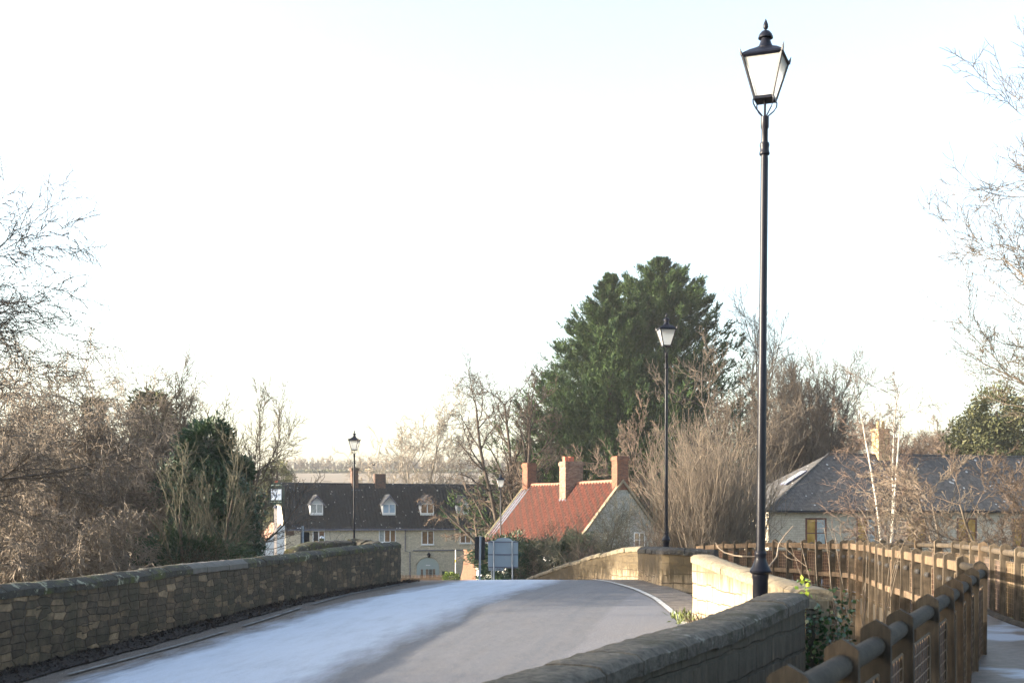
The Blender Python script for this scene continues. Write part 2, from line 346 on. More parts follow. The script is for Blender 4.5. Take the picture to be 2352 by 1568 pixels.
# ------------------------------------------------------------------ ground
def sm(x, a, b):
    t = min(1, max(0, (x-a)/(b-a))); return t*t*(3-2*t)
def gz(x, y):
    z = 1.2
    right_near = sm(x, 2.2, 6)*(1-sm(y, 52, 64))
    right_far = sm(x, 9.5, 14)*sm(y, 48, 60)*(1-sm(y, 150, 200))
    z += 2.2*max(right_near, right_far)
    z += -.8*sm(-x, 12, 30)*(1-sm(y, 60, 100))
    z += 20.0*sm(y, 150, 420)+4*sm(y, 420, 900)*.5
    z += .12*noise.noise(Vector((x*.3, y*.3, 0)))
    return z
def build_ground():
    xs = sorted(set([round(v, 2) for v in list(np.linspace(-60, 60, 100))+list(np.linspace(-1500, -70, 18))+list(np.linspace(70, 1500, 18))]))
    ys = [round(v, 2) for v in list(np.linspace(-200, -5, 8))+list(np.linspace(0, 130, 90))+list(np.linspace(135, 500, 40))+list(np.linspace(550, 2500, 12))]
    V = [(x, y, gz(x, y)) for y in ys for x in xs]; n = len(xs)
    Fc = [(j*n+i, j*n+i+1, (j+1)*n+i+1, (j+1)*n+i) for j in range(len(ys)-1) for i in range(n-1)]
    k = N('earth_and_stubble'); p = k.pos(); sp = k.n('SeparateXYZ'); k.l(p, sp.inputs[0])
    a = k.noise(p, .5, 8, .75); b = k.noise(p, 7, 6, .8)
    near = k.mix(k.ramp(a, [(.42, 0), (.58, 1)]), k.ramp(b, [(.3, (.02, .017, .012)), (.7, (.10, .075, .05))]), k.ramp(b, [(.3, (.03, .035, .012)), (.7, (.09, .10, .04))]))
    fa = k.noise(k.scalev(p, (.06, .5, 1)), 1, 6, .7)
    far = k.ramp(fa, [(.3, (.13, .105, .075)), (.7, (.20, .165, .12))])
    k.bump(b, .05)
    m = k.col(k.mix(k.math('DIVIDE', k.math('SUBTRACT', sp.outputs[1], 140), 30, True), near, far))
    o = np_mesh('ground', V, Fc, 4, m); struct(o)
build_ground()

# ------------------------------------------------------------------ road and bridge deck
RD = [2, 8, 14.7, 19.6, 23.3, 26, 29, 31.8, 34, 37, 38.9, 42, 46, 50, 56, 62, 70, 80, 92]
RZ = [-2.35, -2.1, -1.88, -1.78, -1.70, -1.66, -1.66, -1.69, -1.737, -1.895, -2.01, -2.30, -2.68, -3.1, -3.65, -4.1, -4.5, -4.85, -5.05]
RL = [-8.5, -7.4, -6.2, -5.35, -4.7, -4.15, -3.45, -2.9, -2.65, -2.7, -2.9, -3.4, -4.2, -5.2, -6.6, -7.8, -9, -10, -11]
RR = [-3.1, .2, 3.45, 3.3, 3.6, 3.8, 3.75, 3.7, 3.6, 3.5, 3.4, 2.5, 1.6, .7, .2, -.3, -1, -2, -3]
LINE = ([2, 14, 20.6, 25, 28, 32, 36, 40, 45, 50, 92], [-1.5, 2.2, 2.84, 2.9, 2.8, 2.5, 2.0, 1.4, .4, -.5, -6])
def rz(d): return EZ+interp(d, RD, RZ)
def rl(d): return interp(d, RD, RL)
def rr(d): return interp(d, RD, RR)
def build_road():
    ds = list(np.concatenate([np.arange(2, 50, .5), np.arange(50, 92.1, 1)])); nu = 12
    # smooth the stations
    zz = np.array([rz(d) for d in ds]); kz = np.convolve(np.pad(zz, 2, mode='edge'), [.1, .2, .4, .2, .1], 'valid')
    V = []; UV = []
    for d, z in zip(ds, kz):
        a, b = rl(d), rr(d)
        for i in range(nu+1):
            t = i/nu; x = a+(b-a)*t; V.append((x, d, z-.02*abs(t-.5)*2)); UV.append((x-a, d))
    n = nu+1; Fc = [(j*n+i, j*n+i+1, (j+1)*n+i+1, (j+1)*n+i) for j in range(len(ds)-1) for i in range(nu)]
    o = np_mesh('road', V, Fc, 4, 'road'); struct(o)
    me = o.data; lay = me.uv_layers.new(name='road'); vi = np.empty(len(me.loops), dtype=np.int64); me.loops.foreach_get('vertex_index', vi)
    lay.data.foreach_set('uv', np.array(UV)[vi].ravel())
    def strip(name, fa, fb, lift, mat, d0, d1, st=.4, gap=None):
        mb = MB(); d = d0
        while d < d1:
            e = min(d+st, d1)
            if not gap or gap((d+e)/2):
                zs = [float(np.interp(t, ds, kz))+lift for t in (d, e)]
                mb.add([(fa(d), d, zs[0]), (fb(d), d, zs[0]), (fb(e), e, zs[1]), (fa(e), e, zs[1])], [(0, 1, 2, 3)])
            d = e
        return struct(mb.build(name, mat, fix=False))
    strip('verge', lambda d: interp(d, *LINE)+.13, lambda d: rr(d), .004, 'verge', 2, 60)
    strip('gutter_litter', lambda d: rl(d), lambda d: rl(d)+interp(d, [2, 14, 22, 32, 60], [.7, .62, .5, .22, .2])+.12*noise.noise(Vector((d*1.3, 3, 0))), .006, 'litter', 2, 33, .2)
    strip('edge_line', lambda d: interp(d, *LINE), lambda d: interp(d, *LINE)+.11, .008, 'paint', 2, 60)
    off = lambda d: rl(d)+interp(d, [2, 14, 17.6, 21, 30], [.85, .85, .95, .85, .35])
    strip('edge_line', off, lambda d: off(d)+.07, .008, 'paint_old', 2, 31, .35, lambda d: noise.noise(Vector((d*.8, 9.1, 0))) > -.22)
    strip('road_joint', lambda d: off(d)+.42, lambda d: off(d)+.438, .008, 'paint_old', 2, 20, .3, lambda d: noise.noise(Vector((d*1.8, 2.1, 0))) > -.25)
    # deck body of the bridge below the road
    mb = MB(); vs = []
    for d in np.arange(2, 62, 2): vs.append((rl(d)-.3, rr(d)+.2, d, rz(d)-.06))
    for i in range(len(vs)-1):
        a, b = vs[i], vs[i+1]; lo = .5
        q = [(a[0], a[2], a[3]), (a[1], a[2], a[3]), (b[1], b[2], b[3]), (b[0], b[2], b[3]), (a[0], a[2], lo), (a[1], a[2], lo), (b[1], b[2], lo), (b[0], b[2], lo)]
        mb.add(q, [(0, 1, 2, 3), (0, 3, 7, 4), (1, 5, 6, 2)])
    struct(mb.build('bridge_deck', 'stone_dark', fix=False))
build_road()

# ------------------------------------------------------------------ parapet walls
def wall_run(label, pts, th, mat, cmat, cop_h=.14, over=.04, side=1, jitter=.012, caplen=.55, seed=1, new=None, round_top=.0):
    """pts: (x, y, ztop, zbase) along the face seen; body is thickened to `side` (+1 = left of travel)."""
    r = random.Random(seed); t = empty('stone_parapet', (pts[0][0], pts[0][1], pts[0][3])); tag(t, label, 'stone wall')
    o = Vector((pts[0][0], pts[0][1], pts[0][3]))
    L = [0]
    for a, b in zip(pts, pts[1:]): L.append(L[-1]+math.hypot(b[0]-a[0], b[1]-a[1]))
    n = max(2, int(L[-1]/.28)); S = []
    for i in range(n+1):
        s = L[-1]*i/n; x, y, zt, zb = [float(np.interp(s, L, [p[k] for p in pts])) for k in range(4)]; S.append((s, x, y, zt, zb))
    def nrm(i):
        a, b = S[max(0, i-1)], S[min(n, i+1)]; dx, dy = b[1]-a[1], b[2]-a[2]; l = math.hypot(dx, dy); return (-dy/l*side, dx/l*side)
    V = []; H = []
    for i, (s, x, y, zt, zb) in enumerate(S):
        nx, ny = nrm(i)
        for k in range(7):
            f = k/6; j = r.uniform(-1, 1)*jitter*(1 if 0 < k < 6 else .3)
            V.append((x+nx*j-o.x, y+ny*j-o.y, zb+(zt-cop_h-zb)*f-o.z)); H.append((s, f))
        for k in range(7):
            f = 1-k/6; j = r.uniform(-1, 1)*jitter
            V.append((x+nx*(th+j)-o.x, y+ny*(th+j)-o.y, zb+(zt-cop_h-zb)*f-o.z)); H.append((s, f))
    m = 14; Fc = [(i*m+k, (i+1)*m+k, (i+1)*m+(k+1) % m, i*m+(k+1) % m) for i in range(n) for k in range(m-1)]
    Fc += [tuple(range(m)), tuple(n*m+k for k in range(m))[::-1]]
    mb = MB(); mb.v = V; mb.f = Fc; w = mb.build('wall_body', mat, t, smooth=False)
    me = w.data; lay = me.uv_layers.new(name='hgt'); vi = np.empty(len(me.loops), dtype=np.int64); me.loops.foreach_get('vertex_index', vi)
    lay.data.foreach_set('uv', np.array(H)[vi].ravel())
    # coping stones: one profile swept, a small step and a joint between stones
    mb = MB(); mbn = MB(); mb2 = MB(); s = 0.0
    while s < L[-1]-.02:
        e = min(L[-1], s+caplen*r.uniform(.7, 1.3)); 
        if L[-1]-e < .2: e = L[-1]
        dz, dn = r.uniform(-1, 1)*jitter*.9, r.uniform(-1, 1)*jitter*.9
        rows = []; ns = max(2, int((e-s)/.12))
        for q in range(ns+1):
            ss = s+.006+(e-s-.012)*q/ns; x, y, zt = [float(np.interp(ss, L, [p[k] for p in pts])) for k in range(3)]
            i = min(n-1, max(1, int(ss/L[-1]*n))); nx, ny = nrm(i); row = []
            pr = [(-over, -cop_h), (-over, -cop_h*.35), (-over+.05, -.01), (th*.3, round_top), (th*.7, round_top), (th+over-.05, -.01), (th+over, -cop_h*.35), (th+over, -cop_h)]
            for a, b in pr:
                jj = r.uniform(-1, 1)*jitter*.7 if 0 < q < ns else -.004
                row.append((x+nx*(a+dn+jj*.5)-o.x, y+ny*(a+dn+jj*.5)-o.y, zt+b+dz+jj-o.z))
            rows.append(row)
        k = len(rows[0]); vs = [v for row in rows for v in row]
        fs = [(i*k+j, (i+1)*k+j, (i+1)*k+(j+1) % k, i*k+(j+1) % k) for i in range(ns) for j in range(k)]+[tuple(range(k)), tuple(ns*k+j for j in range(k))[::-1]]
        (mb if not new or (s+e)/2 <= new[0] else mbn if (s+e)/2 < new[1] else mb2).add(vs, fs); s = e
    mb.build('coping', cmat, t, smooth=True)
    if mb2.v: mb2.build('coping', cmat, t, smooth=True)
    if mbn.v: 
        c = mbn.build('coping', 'new_stone', t); c['label'] = 'pale clean replacement coping stone'
    return t
def wp(x, yt, d, yb=None, zb=None):
    p = P(x, yt, d); return (p.x, p.y, p.z, P(x, yb, d).z if yb else zb)
# left parapet (road side face), travelling away; body thickened to the left
LW = [(rl(3)-.02, 3.0, EZ-1.2), (-7.4, 8, EZ-1.08)]
pts = [(a, b, c, c-1.3) for a, b, c in LW]
for x, yt, yb, d in [(0, 1352, 1552, 14.7), (250, 1325, 1495, 17.3), (420, 1303, 1447, 19.6), (600, 1283, 1407, 23.3), (760, 1262, 1375, 27.2), (840, 1252, 1360, 29.5), (912, 1246, 1345, 31.8)]:
    p = P(x, yt, d); pts.append((rl(d), d, p.z, rz(d)-.12))
pts.append((-2.95, 32.15, pts[-1][2]-.03, rz(32)-.15)); 
i0 = wall_run('long dark mossy stone parapet on the left side of the road, ending at the crest', pts, .36, 'stone_dark', 'coping_moss', .13, .018, 1, .011, .7, 3, new=(17.4, 19.4), round_top=.03)
# mossy refuge behind it
wall_run('short mossy hump of wall seen over the left parapet below the street lamp', [wp(680, 1262, 38, zb=EZ-4.2), wp(715, 1247, 38.6, zb=EZ-4.2), wp(820, 1244, 39.5, zb=EZ-4.2), wp(850, 1252, 37.5, zb=EZ-4.2)], .5, 'stone_dark', 'coping_moss', .3, .05, 1, .04, .5, 8, round_top=.06)
# near arm, outer face towards the camera
na = [(-3.6, 1.5), (-.24, 7.0), (1.42, 10.3), (2.75, 13.1)]
zt = [EZ-1.05, EZ-.953, EZ-.895, EZ-.80]
off = Vector((3.27+3.6, 14.2-1.5)).normalized(); nx, ny = off.y*.40, -off.x*.40
wall_run('dark near parapet with a wide shadowed coping running diagonally across the bottom', [(a+nx, b+ny, z, .4) for (a, b), z in zip(na, zt)], .40, 'stone_near', 'coping_near', .15, .04, 1, .009, .9, 5)
# far arm, lit inner face
wall_run('bright sunlit pale ashlar parapet arm behind the nearest lamp post', [(3.14, 13.35, P(1836, 1352, 13.35).z, EZ-2.0), wp(1740, 1322, 16.6, zb=EZ-1.9), wp(1660, 1297, 18.4, zb=EZ-1.85), wp(1590, 1271, 20.2, zb=EZ-1.8)], .34, 'stone_pale', 'coping_tan', .13, .03, -1, .008, .8, 6)
# second refuge: block with a frontal face, then a receding face
wall_run('stained stone parapet block with pale lower course between sunlit arm and far parapet', [wp(1640, 1263, 28.8, zb=EZ-2.0), wp(1522, 1259, 29.4, zb=EZ-1.95), wp(1508, 1259, 30.3, zb=EZ-1.95), wp(1465, 1258, 34, zb=EZ-2.0)], .36, 'stone_stained', 'coping_dark', .14, .02, -1, .02, .6, 11, round_top=.02)
# far parapet curving downhill to the left
wall_run('far honey stone parapet sloping down to the left beyond the crest', [wp(1468, 1256, 38.4, zb=EZ-2.3), wp(1428, 1258, 39.0, zb=EZ-2.3), wp(1390, 1266, 41, zb=EZ-2.6), wp(1330, 1283, 43.5, zb=EZ-2.9), wp(1270, 1303, 46.5, zb=EZ-3.2), wp(1225, 1320, 49, zb=EZ-3.5), wp(1195, 1333, 51, zb=EZ-3.9), wp(1165, 1352, 54, zb=EZ-4.4)], .36, 'stone_stained', 'coping_tan', .14, .02, -1, .022, .6, 12, round_top=.02)

# ------------------------------------------------------------------ street lamps
def make_lamp(label, loc, rzl, lean=0, simple=False, rot=0):
    t = empty('street_lamp', loc); t.rotation_euler = (0, lean, 0); tag(t, label, 'street lamp', 'black heritage street lamps along the bridge')
    n = 10 if simple else 20
    b = MB().lathe([(.10, -.6), (.10, .02), (.088, .05), (.085, .80), (.092, .82), (.092, .86)], n); base = b.build('base', 'black_metal', t, True)
    MB().lathe([(.092, .86), (.118, .88), (.122, .90), (.105, .93), (.085, .97), (.066, 1.02), (.060, 1.06), (.068, 1.08), (.068, 1.10), (.056, 1.12)], n).build('collar', 'black_metal', t, True)
    MB().lathe([(.052, 1.10), (.048, 3.2), (.044, 3.22), (.042, 5.5), (.038, 5.55), (.036, 5.84), (.046, 5.86), (.046, 5.98)], n).build('column', 'black_metal', t, True)
    MB().lathe([(.05, 5.55), (.058, 5.56), (.058, 5.58), (.05, 5.60), (.05, 5.64), (.056, 5.66), (.05, 5.69)], n).build('bracket_ring', 'black_metal', t, True)
    fr = MB(); R = Matrix.Rotation(rot, 4, 'Z')
    for k in range(4):                                  # scrolled cradle arms
        a = math.pi/4+k*math.pi/2+rot; ca, sa = math.cos(a), math.sin(a)
        pr = [(.03, 5.98), (.05, 6.00), (.12, 6.06), (.155, 6.11), (.16, 6.155), (.13, 6.185), (.09, 6.18)]
        fr.tube([(ca*r, sa*r, z) for r, z in pr], .008, 6)
    fr.tube([(0, 0, 5.98), (0, 0, 6.18)], .014, 8); fr.build('cradle', 'black_metal', t, True)
    b0, b1, z0, z1 = .10, .215, 6.18, 6.62
    fm = MB(); fm.box(-b0-.012, b0+.012, -b0-.012, b0+.012, z0-.02, z0+.012, R); 
    cs = [(-1, -1), (1, -1), (1, 1), (-1, 1)]
    for k, (sx, sy) in enumerate(cs):
        fm.tube([R @ Vector((sx*b0, sy*b0, z0)), R @ Vector((sx*b1, sy*b1, z1))], .016, 4)
        s2 = cs[(k+1) % 4]; fm.tube([R @ Vector((sx*b1, sy*b1, z1)), R @ Vector((s2[0]*b1, s2[1]*b1, z1))], .019, 4)
        c = R @ Vector((sx*(b1+.008), sy*(b1+.008), z1)); c2 = R @ Vector((sx*(b1+.03), sy*(b1+.03), z1+.085)); fm.tube([c, (c+c2)/2+Vector((0, 0, .0)), c2], [.018, .012, .002], 4)
    fm.build('lantern_frame', 'black_metal', t)
    gl = MB(); q = .004
    for k in range(4):
        a, b = cs[k], cs[(k+1) % 4]
        gl.add([R @ Vector((a[0]*b0, a[1]*b0, z0+.012)), R @ Vector((b[0]*b0, b[1]*b0, z0+.012)), R @ Vector((b[0]*b1, b[1]*b1, z1)), R @ Vector((a[0]*b1, a[1]*b1, z1))], [(0, 1, 2, 3)])
    gl.build('lantern_glass', 'lamp_glass', t)
    bd_ = MB(); ia, ib = b1-.012, b1-.03
    for k in range(4):
        a, b = cs[k], cs[(k+1) % 4]; bd_.add([R @ Vector((a[0]*ib, a[1]*ib, z1-.075)), R @ Vector((b[0]*ib, b[1]*ib, z1-.075)), R @ Vector((b[0]*ia, b[1]*ia, z1-.004)), R @ Vector((a[0]*ia, a[1]*ia, z1-.004))], [(0, 1, 2, 3)])
    bd_.build('reflector', 'cream', t)
    rf = MB(); pr = [(b1+.02, z1+.005), (b1+.005, z1+.03), (.15, z1+.085), (.09, z1+.12), (.072, z1+.135)]
    vs = []
    for r, z in pr: vs += [R @ Vector((sx*r, sy*r, z)) for sx, sy in cs]
    fs = [(j*4+i, j*4+(i+1) % 4, (j+1)*4+(i+1) % 4, (j+1)*4+i) for j in range(len(pr)-1) for i in range(4)]+[(0, 3, 2, 1), (16, 17, 18, 19)]
    rf.add(vs, fs); rf.build('lantern_roof', 'black_metal', t)
    MB().lathe([(.088, 6.73), (.092, 6.75), (.078, 6.77), (.066, 6.80), (.052, 6.84), (.05, 6.855), (.083, 6.86), (.082, 6.875), (.07, 6.905), (.045, 6.935), (.015, 6.945), (.012, 6.96), (.022, 6.965), (.03, 6.985), (.028, 7.01), (.014, 7.05), (.001, 7.08)], n).build('finial', 'black_metal', t, True)
    return t
l1 = P(1745, 1187, 13.66); make_lamp('tallest nearest black street lamp rising in front of the sunlit wall', (l1.x, 13.66, EZ-1.5), 0, math.radians(.55), rot=math.radians(-22))
l2 = P(1530, 1187, 33.2); make_lamp('black street lamp in front of the big evergreen tree', (l2.x, 33.2, EZ-1.52), 0, math.radians(.08), rot=math.radians(6))
l3 = P(813, 1187, 55.5); make_lamp('black street lamp standing left of the road in front of the inn', (l3.x, 55.5, EZ+3.96-7.08), 0, math.radians(.15), True, rot=math.radians(-6))
l4 = P(1150, 1187, 72); make_lamp('smallest farthest black street lamp in front of the grey sign back', (l4.x, 72, EZ+2.67-7.08), 0, 0, True, rot=math.radians(8))

# ------------------------------------------------------------------ timber footbridge
IN = [(1700, 1650, 3.6)] + [(1810, 1516, 4.4), (1935, 1459, 5.35), (2012, 1423, 6.2), (2067, 1392, 7.1), (2130, 1361, 8.4), (2168, 1340, 9.5), (2191, 1328, 10.3), (2213, 1314, 11.5), (2232, 1302, 12.6), (2253, 1290, 14.1), (2250, 1284, 14.9)]
IN2 = [(2211, 1275, 15.6), (2180, 1269, 16.5), (2156, 1266, 17.2), (2128, 1261, 18.0), (2105, 1257, 18.8), (2080, 1253, 19.7), (2059, 1251, 20.5), (2036, 1249, 21.3), (2019, 1245, 22.1), (2005, 1243, 22.9), (1992, 1240, 23.7), (1975, 1240, 24.6), (1956, 1237, 25.5), (1937, 1238, 26.4), (1912, 1238, 27.2), (1881, 1240, 28.1), (1847, 1237, 29), (1813, 1237, 29.9), (1780, 1237, 30.8), (1749, 1238, 31.7), (1720, 1239, 32.6), (1691, 1241, 33.5), (1665, 1241, 34.4), (1645, 1243, 35.3), (1621, 1245, 36.2), (1600, 1247, 37.1)]
OUT = [(3000, 1330, 10.5), (2800, 1306, 12), (2650, 1288, 13.4), (2540, 1275, 14.6), (2455, 1265, 15.8), (2393, 1257, 17), (2343, 1252, 18), (2309, 1249, 19), (2283, 1246, 20), (2258, 1242, 21), (2237, 1241, 22), (2214, 1240, 23), (2194, 1238, 24), (2154, 1237, 25), (2109, 1237, 25.8), (2068, 1237, 26.8), (2028, 1238, 27.8), (1985, 1239, 28.9), (1945, 1240, 30), (1905, 1241, 31.2), (1865, 1242, 32.4), (1825, 1243, 33.6)]
def timber_fence(label, st, rail, low, postlen, inside, matp, bolt=None):
    """st: post tops; posts are thick plates set across the line of the fence"""
    pts = [P(*s) for s in st]; t = empty('timber_fence', (pts[0].x, pts[0].y, pts[0].z-1.2)); o = t.location.copy(); tag(t, label, 'fence')
    mbp = MB(); w, th = .075, .02
    prof = [(-w, -postlen), (w, -postlen), (w, -.05), (w*.8, -.034), (0, 0), (-w*.8, -.034), (-w, -.05)]
    mbp.prism(prof, 'y', -th, th)
    proto = None; ne = len(pts)
    dirs = [(pts[min(i+1, ne-1)]-pts[max(i-1, 0)]).to_2d().normalized() for i in range(ne)]
    bp = None
    for i, p in enumerate(pts):
        ang = math.atan2(dirs[i].y, dirs[i].x)-math.pi/2+rnd.uniform(-.02, .02)
        if proto is None: proto = mbp.build('post', matp, t); q = proto
        else: q = proto.copy(); C.objects.link(q); q.parent = t
        q.location = p-o+Vector((0, 0, rnd.uniform(-.014, .014))); q.rotation_euler = (rnd.uniform(-.02, .02), rnd.uniform(-.02, .02), ang+rnd.uniform(-.05, .05))
        if bolt:
            if bp is None:
                bm = MB(); bm.lathe([(.042, 0), (.042, .006)], 6, Matrix.Translation((0, -th-.0, -.36)) @ Matrix.Rotation(math.pi/2, 4, 'X')); bm.lathe([(.018, 0), (.018, .03)], 6, Matrix.Translation((0, -th-.005, -.36)) @ Matrix.Rotation(math.pi/2, 4, 'X'))
                bp = bm.build('bolt', 'bolt', q)
            else: b2 = bp.copy(); C.objects.link(b2); b2.parent = q
    def line(dz): return [p-o+Vector((0, 0, dz)) for p in pts]
    if rail == 'round': MB().tube(line(-.13), .05, 14).build('top_rail', matp, t, True)
    def square(name, dz, h, off):
        mb = MB()
        for i in range(ne-1):
            a, b = pts[i]-o, pts[i+1]-o; d = (b-a).to_2d().normalized(); nx, ny = -d.y, d.x
            vs = []
            for p in (a, b):
                for u in (off-.03, off+.03):
                    for z in (dz-h, dz): vs.append((p.x+nx*u, p.y+ny*u, p.z+z))
            mb.add(vs, [(0, 1, 3, 2), (4, 6, 7, 5), (0, 4, 5, 1), (2, 3, 7, 6), (1, 5, 7, 3), (0, 2, 6, 4)])
        mb.build(name, matp, t)
    if rail == 'square': square('top_rail', -.09, .12, 0)
    if low: square('lower_rail', low, .10, 0)
    for i in range(ne-1):                       # wire mesh infill panels in steel frames
        a, b = pts[i]-o, pts[i+1]-o; d = (b-a); L = d.length; d2 = Vector((d.x, d.y, 0)).normalized()
        off = Vector((-d2.y, d2.x, 0))*inside
        x0, x1 = .07, L-.07; ztop, zbot = -.27, -1.13
        fm = MB(); c = [a+d*(x0/L)+off, a+d*(x1/L)+off]
        A, B = c[0]+Vector((0, 0, ztop)), c[1]+Vector((0, 0, ztop)); D, E = c[0]+Vector((0, 0, zbot)), c[1]+Vector((0, 0, zbot))
        for p, q in ((A, B), (D, E), (A, D), (B, E)): fm.tube([p, q], .009, 4)
        fr = fm.build('panel_frame', 'timber', t)
        wm = MB(); nh = 11; nv = max(3, int((x1-x0)/.12))
        for k in range(1, nh): wm.tube([A.lerp(D, k/nh), B.lerp(E, k/nh)], .0028, 3)
        for k in range(1, nv): wm.tube([A.lerp(B, k/nv), D.lerp(E, k/nv)], .0028, 3)
        wm.build('wire_mesh', 'wire', fr, fix=False)
        o2 = Vector((-d2.y, d2.x, 0))*(.012 if label.startswith('near') else -.012); e2 = Vector((0, 0, .02))
        MB().add([A-e2+o2, B-e2+o2, E+e2+o2, D+e2+o2, A-e2+o2*1.6, B-e2+o2*1.6, E+e2+o2*1.6, D+e2+o2*1.6], [(0, 1, 2, 3), (4, 5, 6, 7), (0, 1, 5, 4), (2, 3, 7, 6), (0, 3, 7, 4), (1, 2, 6, 5)]).build('infill_board', 'infill_outer' if 'outer' in label else 'infill', fr)
    return t
timber_fence('near timber fence with a round handrail and pointed posts rising from the bottom right', IN+[(2211, 1275, 15.6)], 'round', None, 1.9, -.02, 'timber_dark')
timber_fence('sunlit timber fence with square rails and bolted posts curving away behind the lamp post', IN2, 'square', -.72, 2.3, -.06, 'timber', True)
timber_fence('outer timber fence with round handrail along the right edge of the boardwalk', OUT, 'round', None, 1.25, .0, 'timber')
def build_deck():
    a = [P(*s) for s in IN+IN2]; b = [P(*s) for s in OUT]
    def res(ps, n):
        L = [0]
        for p, q in zip(ps, ps[1:]): L.append(L[-1]+(q-p).length)
        return [Vector([float(np.interp(L[-1]*i/n, L, [p[k] for p in ps])) for k in range(3)]) for i in range(n+1)]
    b = [Vector((2.2, -2, 0)), Vector((3.6, 1.5, 0)), Vector((5.2, 4.5, 0)), Vector((6.5, 8, 0))]+b; a = [Vector((-1.2, -3, 0)), Vector((-.2, 0, 0)), Vector((.45, 2, 0))]+a
    n = 150; A, B = res(a, n), res(b, n); V = []; Fc = []
    for i in range(n+1):
        z = EZ-1.6+interp(i, [0, 60, 110, 150], [0, 0, .05, .0]); V += [(A[i].x, A[i].y, z), (B[i].x, B[i].y, z)]
        if i: Fc.append((2*i-2, 2*i-1, 2*i+1, 2*i))
    k = N('frosted_boards'); p = k.pos(); sp = k.n('SeparateXYZ'); k.l(p, sp.inputs[0])
    ln = k.math('FRACT', k.math('MULTIPLY', k.math('ADD', sp.outputs[1], k.math('MULTIPLY', sp.outputs[0], -.35)), 7.0))
    f = k.noise(p, 8, 6, .7); g = k.noise(p, .55, 4)
    c = k.ramp(f, [(.3, (.10, .085, .07)), (.7, (.22, .19, .165))])
    fr = k.ramp(g, [(.50, 0), (.58, 1)]); c = k.mix(fr, c, (.40, .45, .52)); c = k.mix(k.ramp(ln, [(.0, 1), (.07, 0)]), c, (.025, .02, .018))
    k.rough(.5); m = k.col(c); struct(np_mesh('boardwalk', V, Fc, 4, m))
    # edge kerb under the outer fence
    mb = MB(); mb.tube([Vector((p.x-.12, p.y-.03, EZ-1.56)) for p in b[4:]], .06, 6); ko = mb.build('timber_edging', 'timber', None, True); struct(ko)
    mb = MB()
    for i in range(n-20):
        for S in (A,):
            p, q = S[i], S[i+1]; mb.add([(p.x, p.y, EZ-1.62), (q.x, q.y, EZ-1.62), (q.x, q.y, EZ-1.95), (p.x, p.y, EZ-1.95)], [(0, 1, 2, 3)])
    struct(mb.build('boardwalk_fascia', 'timber_dark', fix=False))
build_deck()

# ------------------------------------------------------------------ facade helper
class Facade:
    def __init__(s, x0, y0, ang): s.x0, s.y0, s.c, s.n, s.a = x0, y0, math.cos(ang), math.sin(ang), ang
    def sx(s, x, back=0):           # pixel column -> metres along the facade (plane set back by `back`)
        X0, Y0 = s.x0-s.n*back, s.y0+s.c*back; return ((x-CX)*Y0-F*X0)/(F*s.c-(x-CX)*s.n)
    def z(s, x, y, back=0):
        t = s.sx(x, back); return EZ-(y-HY)/F*(s.y0+s.c*back+s.n*t)
def window(t, s0, s1, z0, z1, y, mats, frame='white_paint', cols=2, rows=1, fw=.06, proud=.03, sill=True):
    """framed window lying in the facade plane at local y (front is -y)"""
    mb = MB(); mb.box(s0, s1, y-proud, y+.05, z0, z0+fw); mb.box(s0, s1, y-proud, y+.05, z1-fw, z1)
    mb.box(s0, s0+fw, y-proud, y+.05, z0+fw, z1-fw); mb.box(s1-fw, s1, y-proud, y+.05, z0+fw, z1-fw)
    for c in range(1, cols): x = s0+(s1-s0)*c/cols; mb.box(x-fw*.6, x+fw*.6, y-proud-.004, y+.05, z0+fw, z1-fw)
    for r in range(1, rows): z = z0+(z1-z0)*r/rows; mb.box(s0+fw, s1-fw, y-proud+.003, y+.05, z-fw*.3, z+fw*.3)
    w = mb.build('window', frame, t)
    for c in range(cols):
        a, b = s0+(s1-s0)*c/cols, s0+(s1-s0)*(c+1)/cols
        MB().box(a+fw*.4, b-fw*.4, y-.006, y+.02, z0+fw*.5, z1-fw*.5).build('pane', mats[c % len(mats)], w)
    if sill: MB().box(s0-.06, s1+.06, y-.10, y-.002, z0-.07, z0-.004).build('sill', 'white_paint' if frame == 'white_paint' else 'hall_stone', w)
    return w
def tiles(name, mat, t, x0, x1, A, B, pitch=.25, amp=.035, rows=12, step=.02, samp=6, shear=0):
    """pantiled slope from eave A(y,z) to ridge B(y,z), x from x0 to x1"""
    nx = int((x1-x0)/pitch*samp); V = []; ay, az = A; by, bz = B; L = math.hypot(by-ay, bz-az); ny_, nz_ = -(bz-az)/L, (by-ay)/L
    if nz_ < 0: ny_, nz_ = -ny_, -nz_
    ts = []
    for r in range(rows): ts += [(r/rows, 1.0), ((r+.999)/rows, .0)]
    for tt, h in ts:
        for i in range(nx+1):
            x = x0+(x1-x0)*i/nx; ph = (i/samp) % 1; hh = amp*(math.sin(ph*2*math.pi))+step*h+.02
            V.append((x, ay+(by-ay)*tt+ny_*hh, az+(bz-az)*tt+nz_*hh))
    n = nx+1; Fc = [(j*n+i, j*n+i+1, (j+1)*n+i+1, (j+1)*n+i) for j in range(len(ts)-1) for i in range(nx)]
    o = np_mesh(name, V, Fc, 4, mat, t); set_uv(o.data); return o

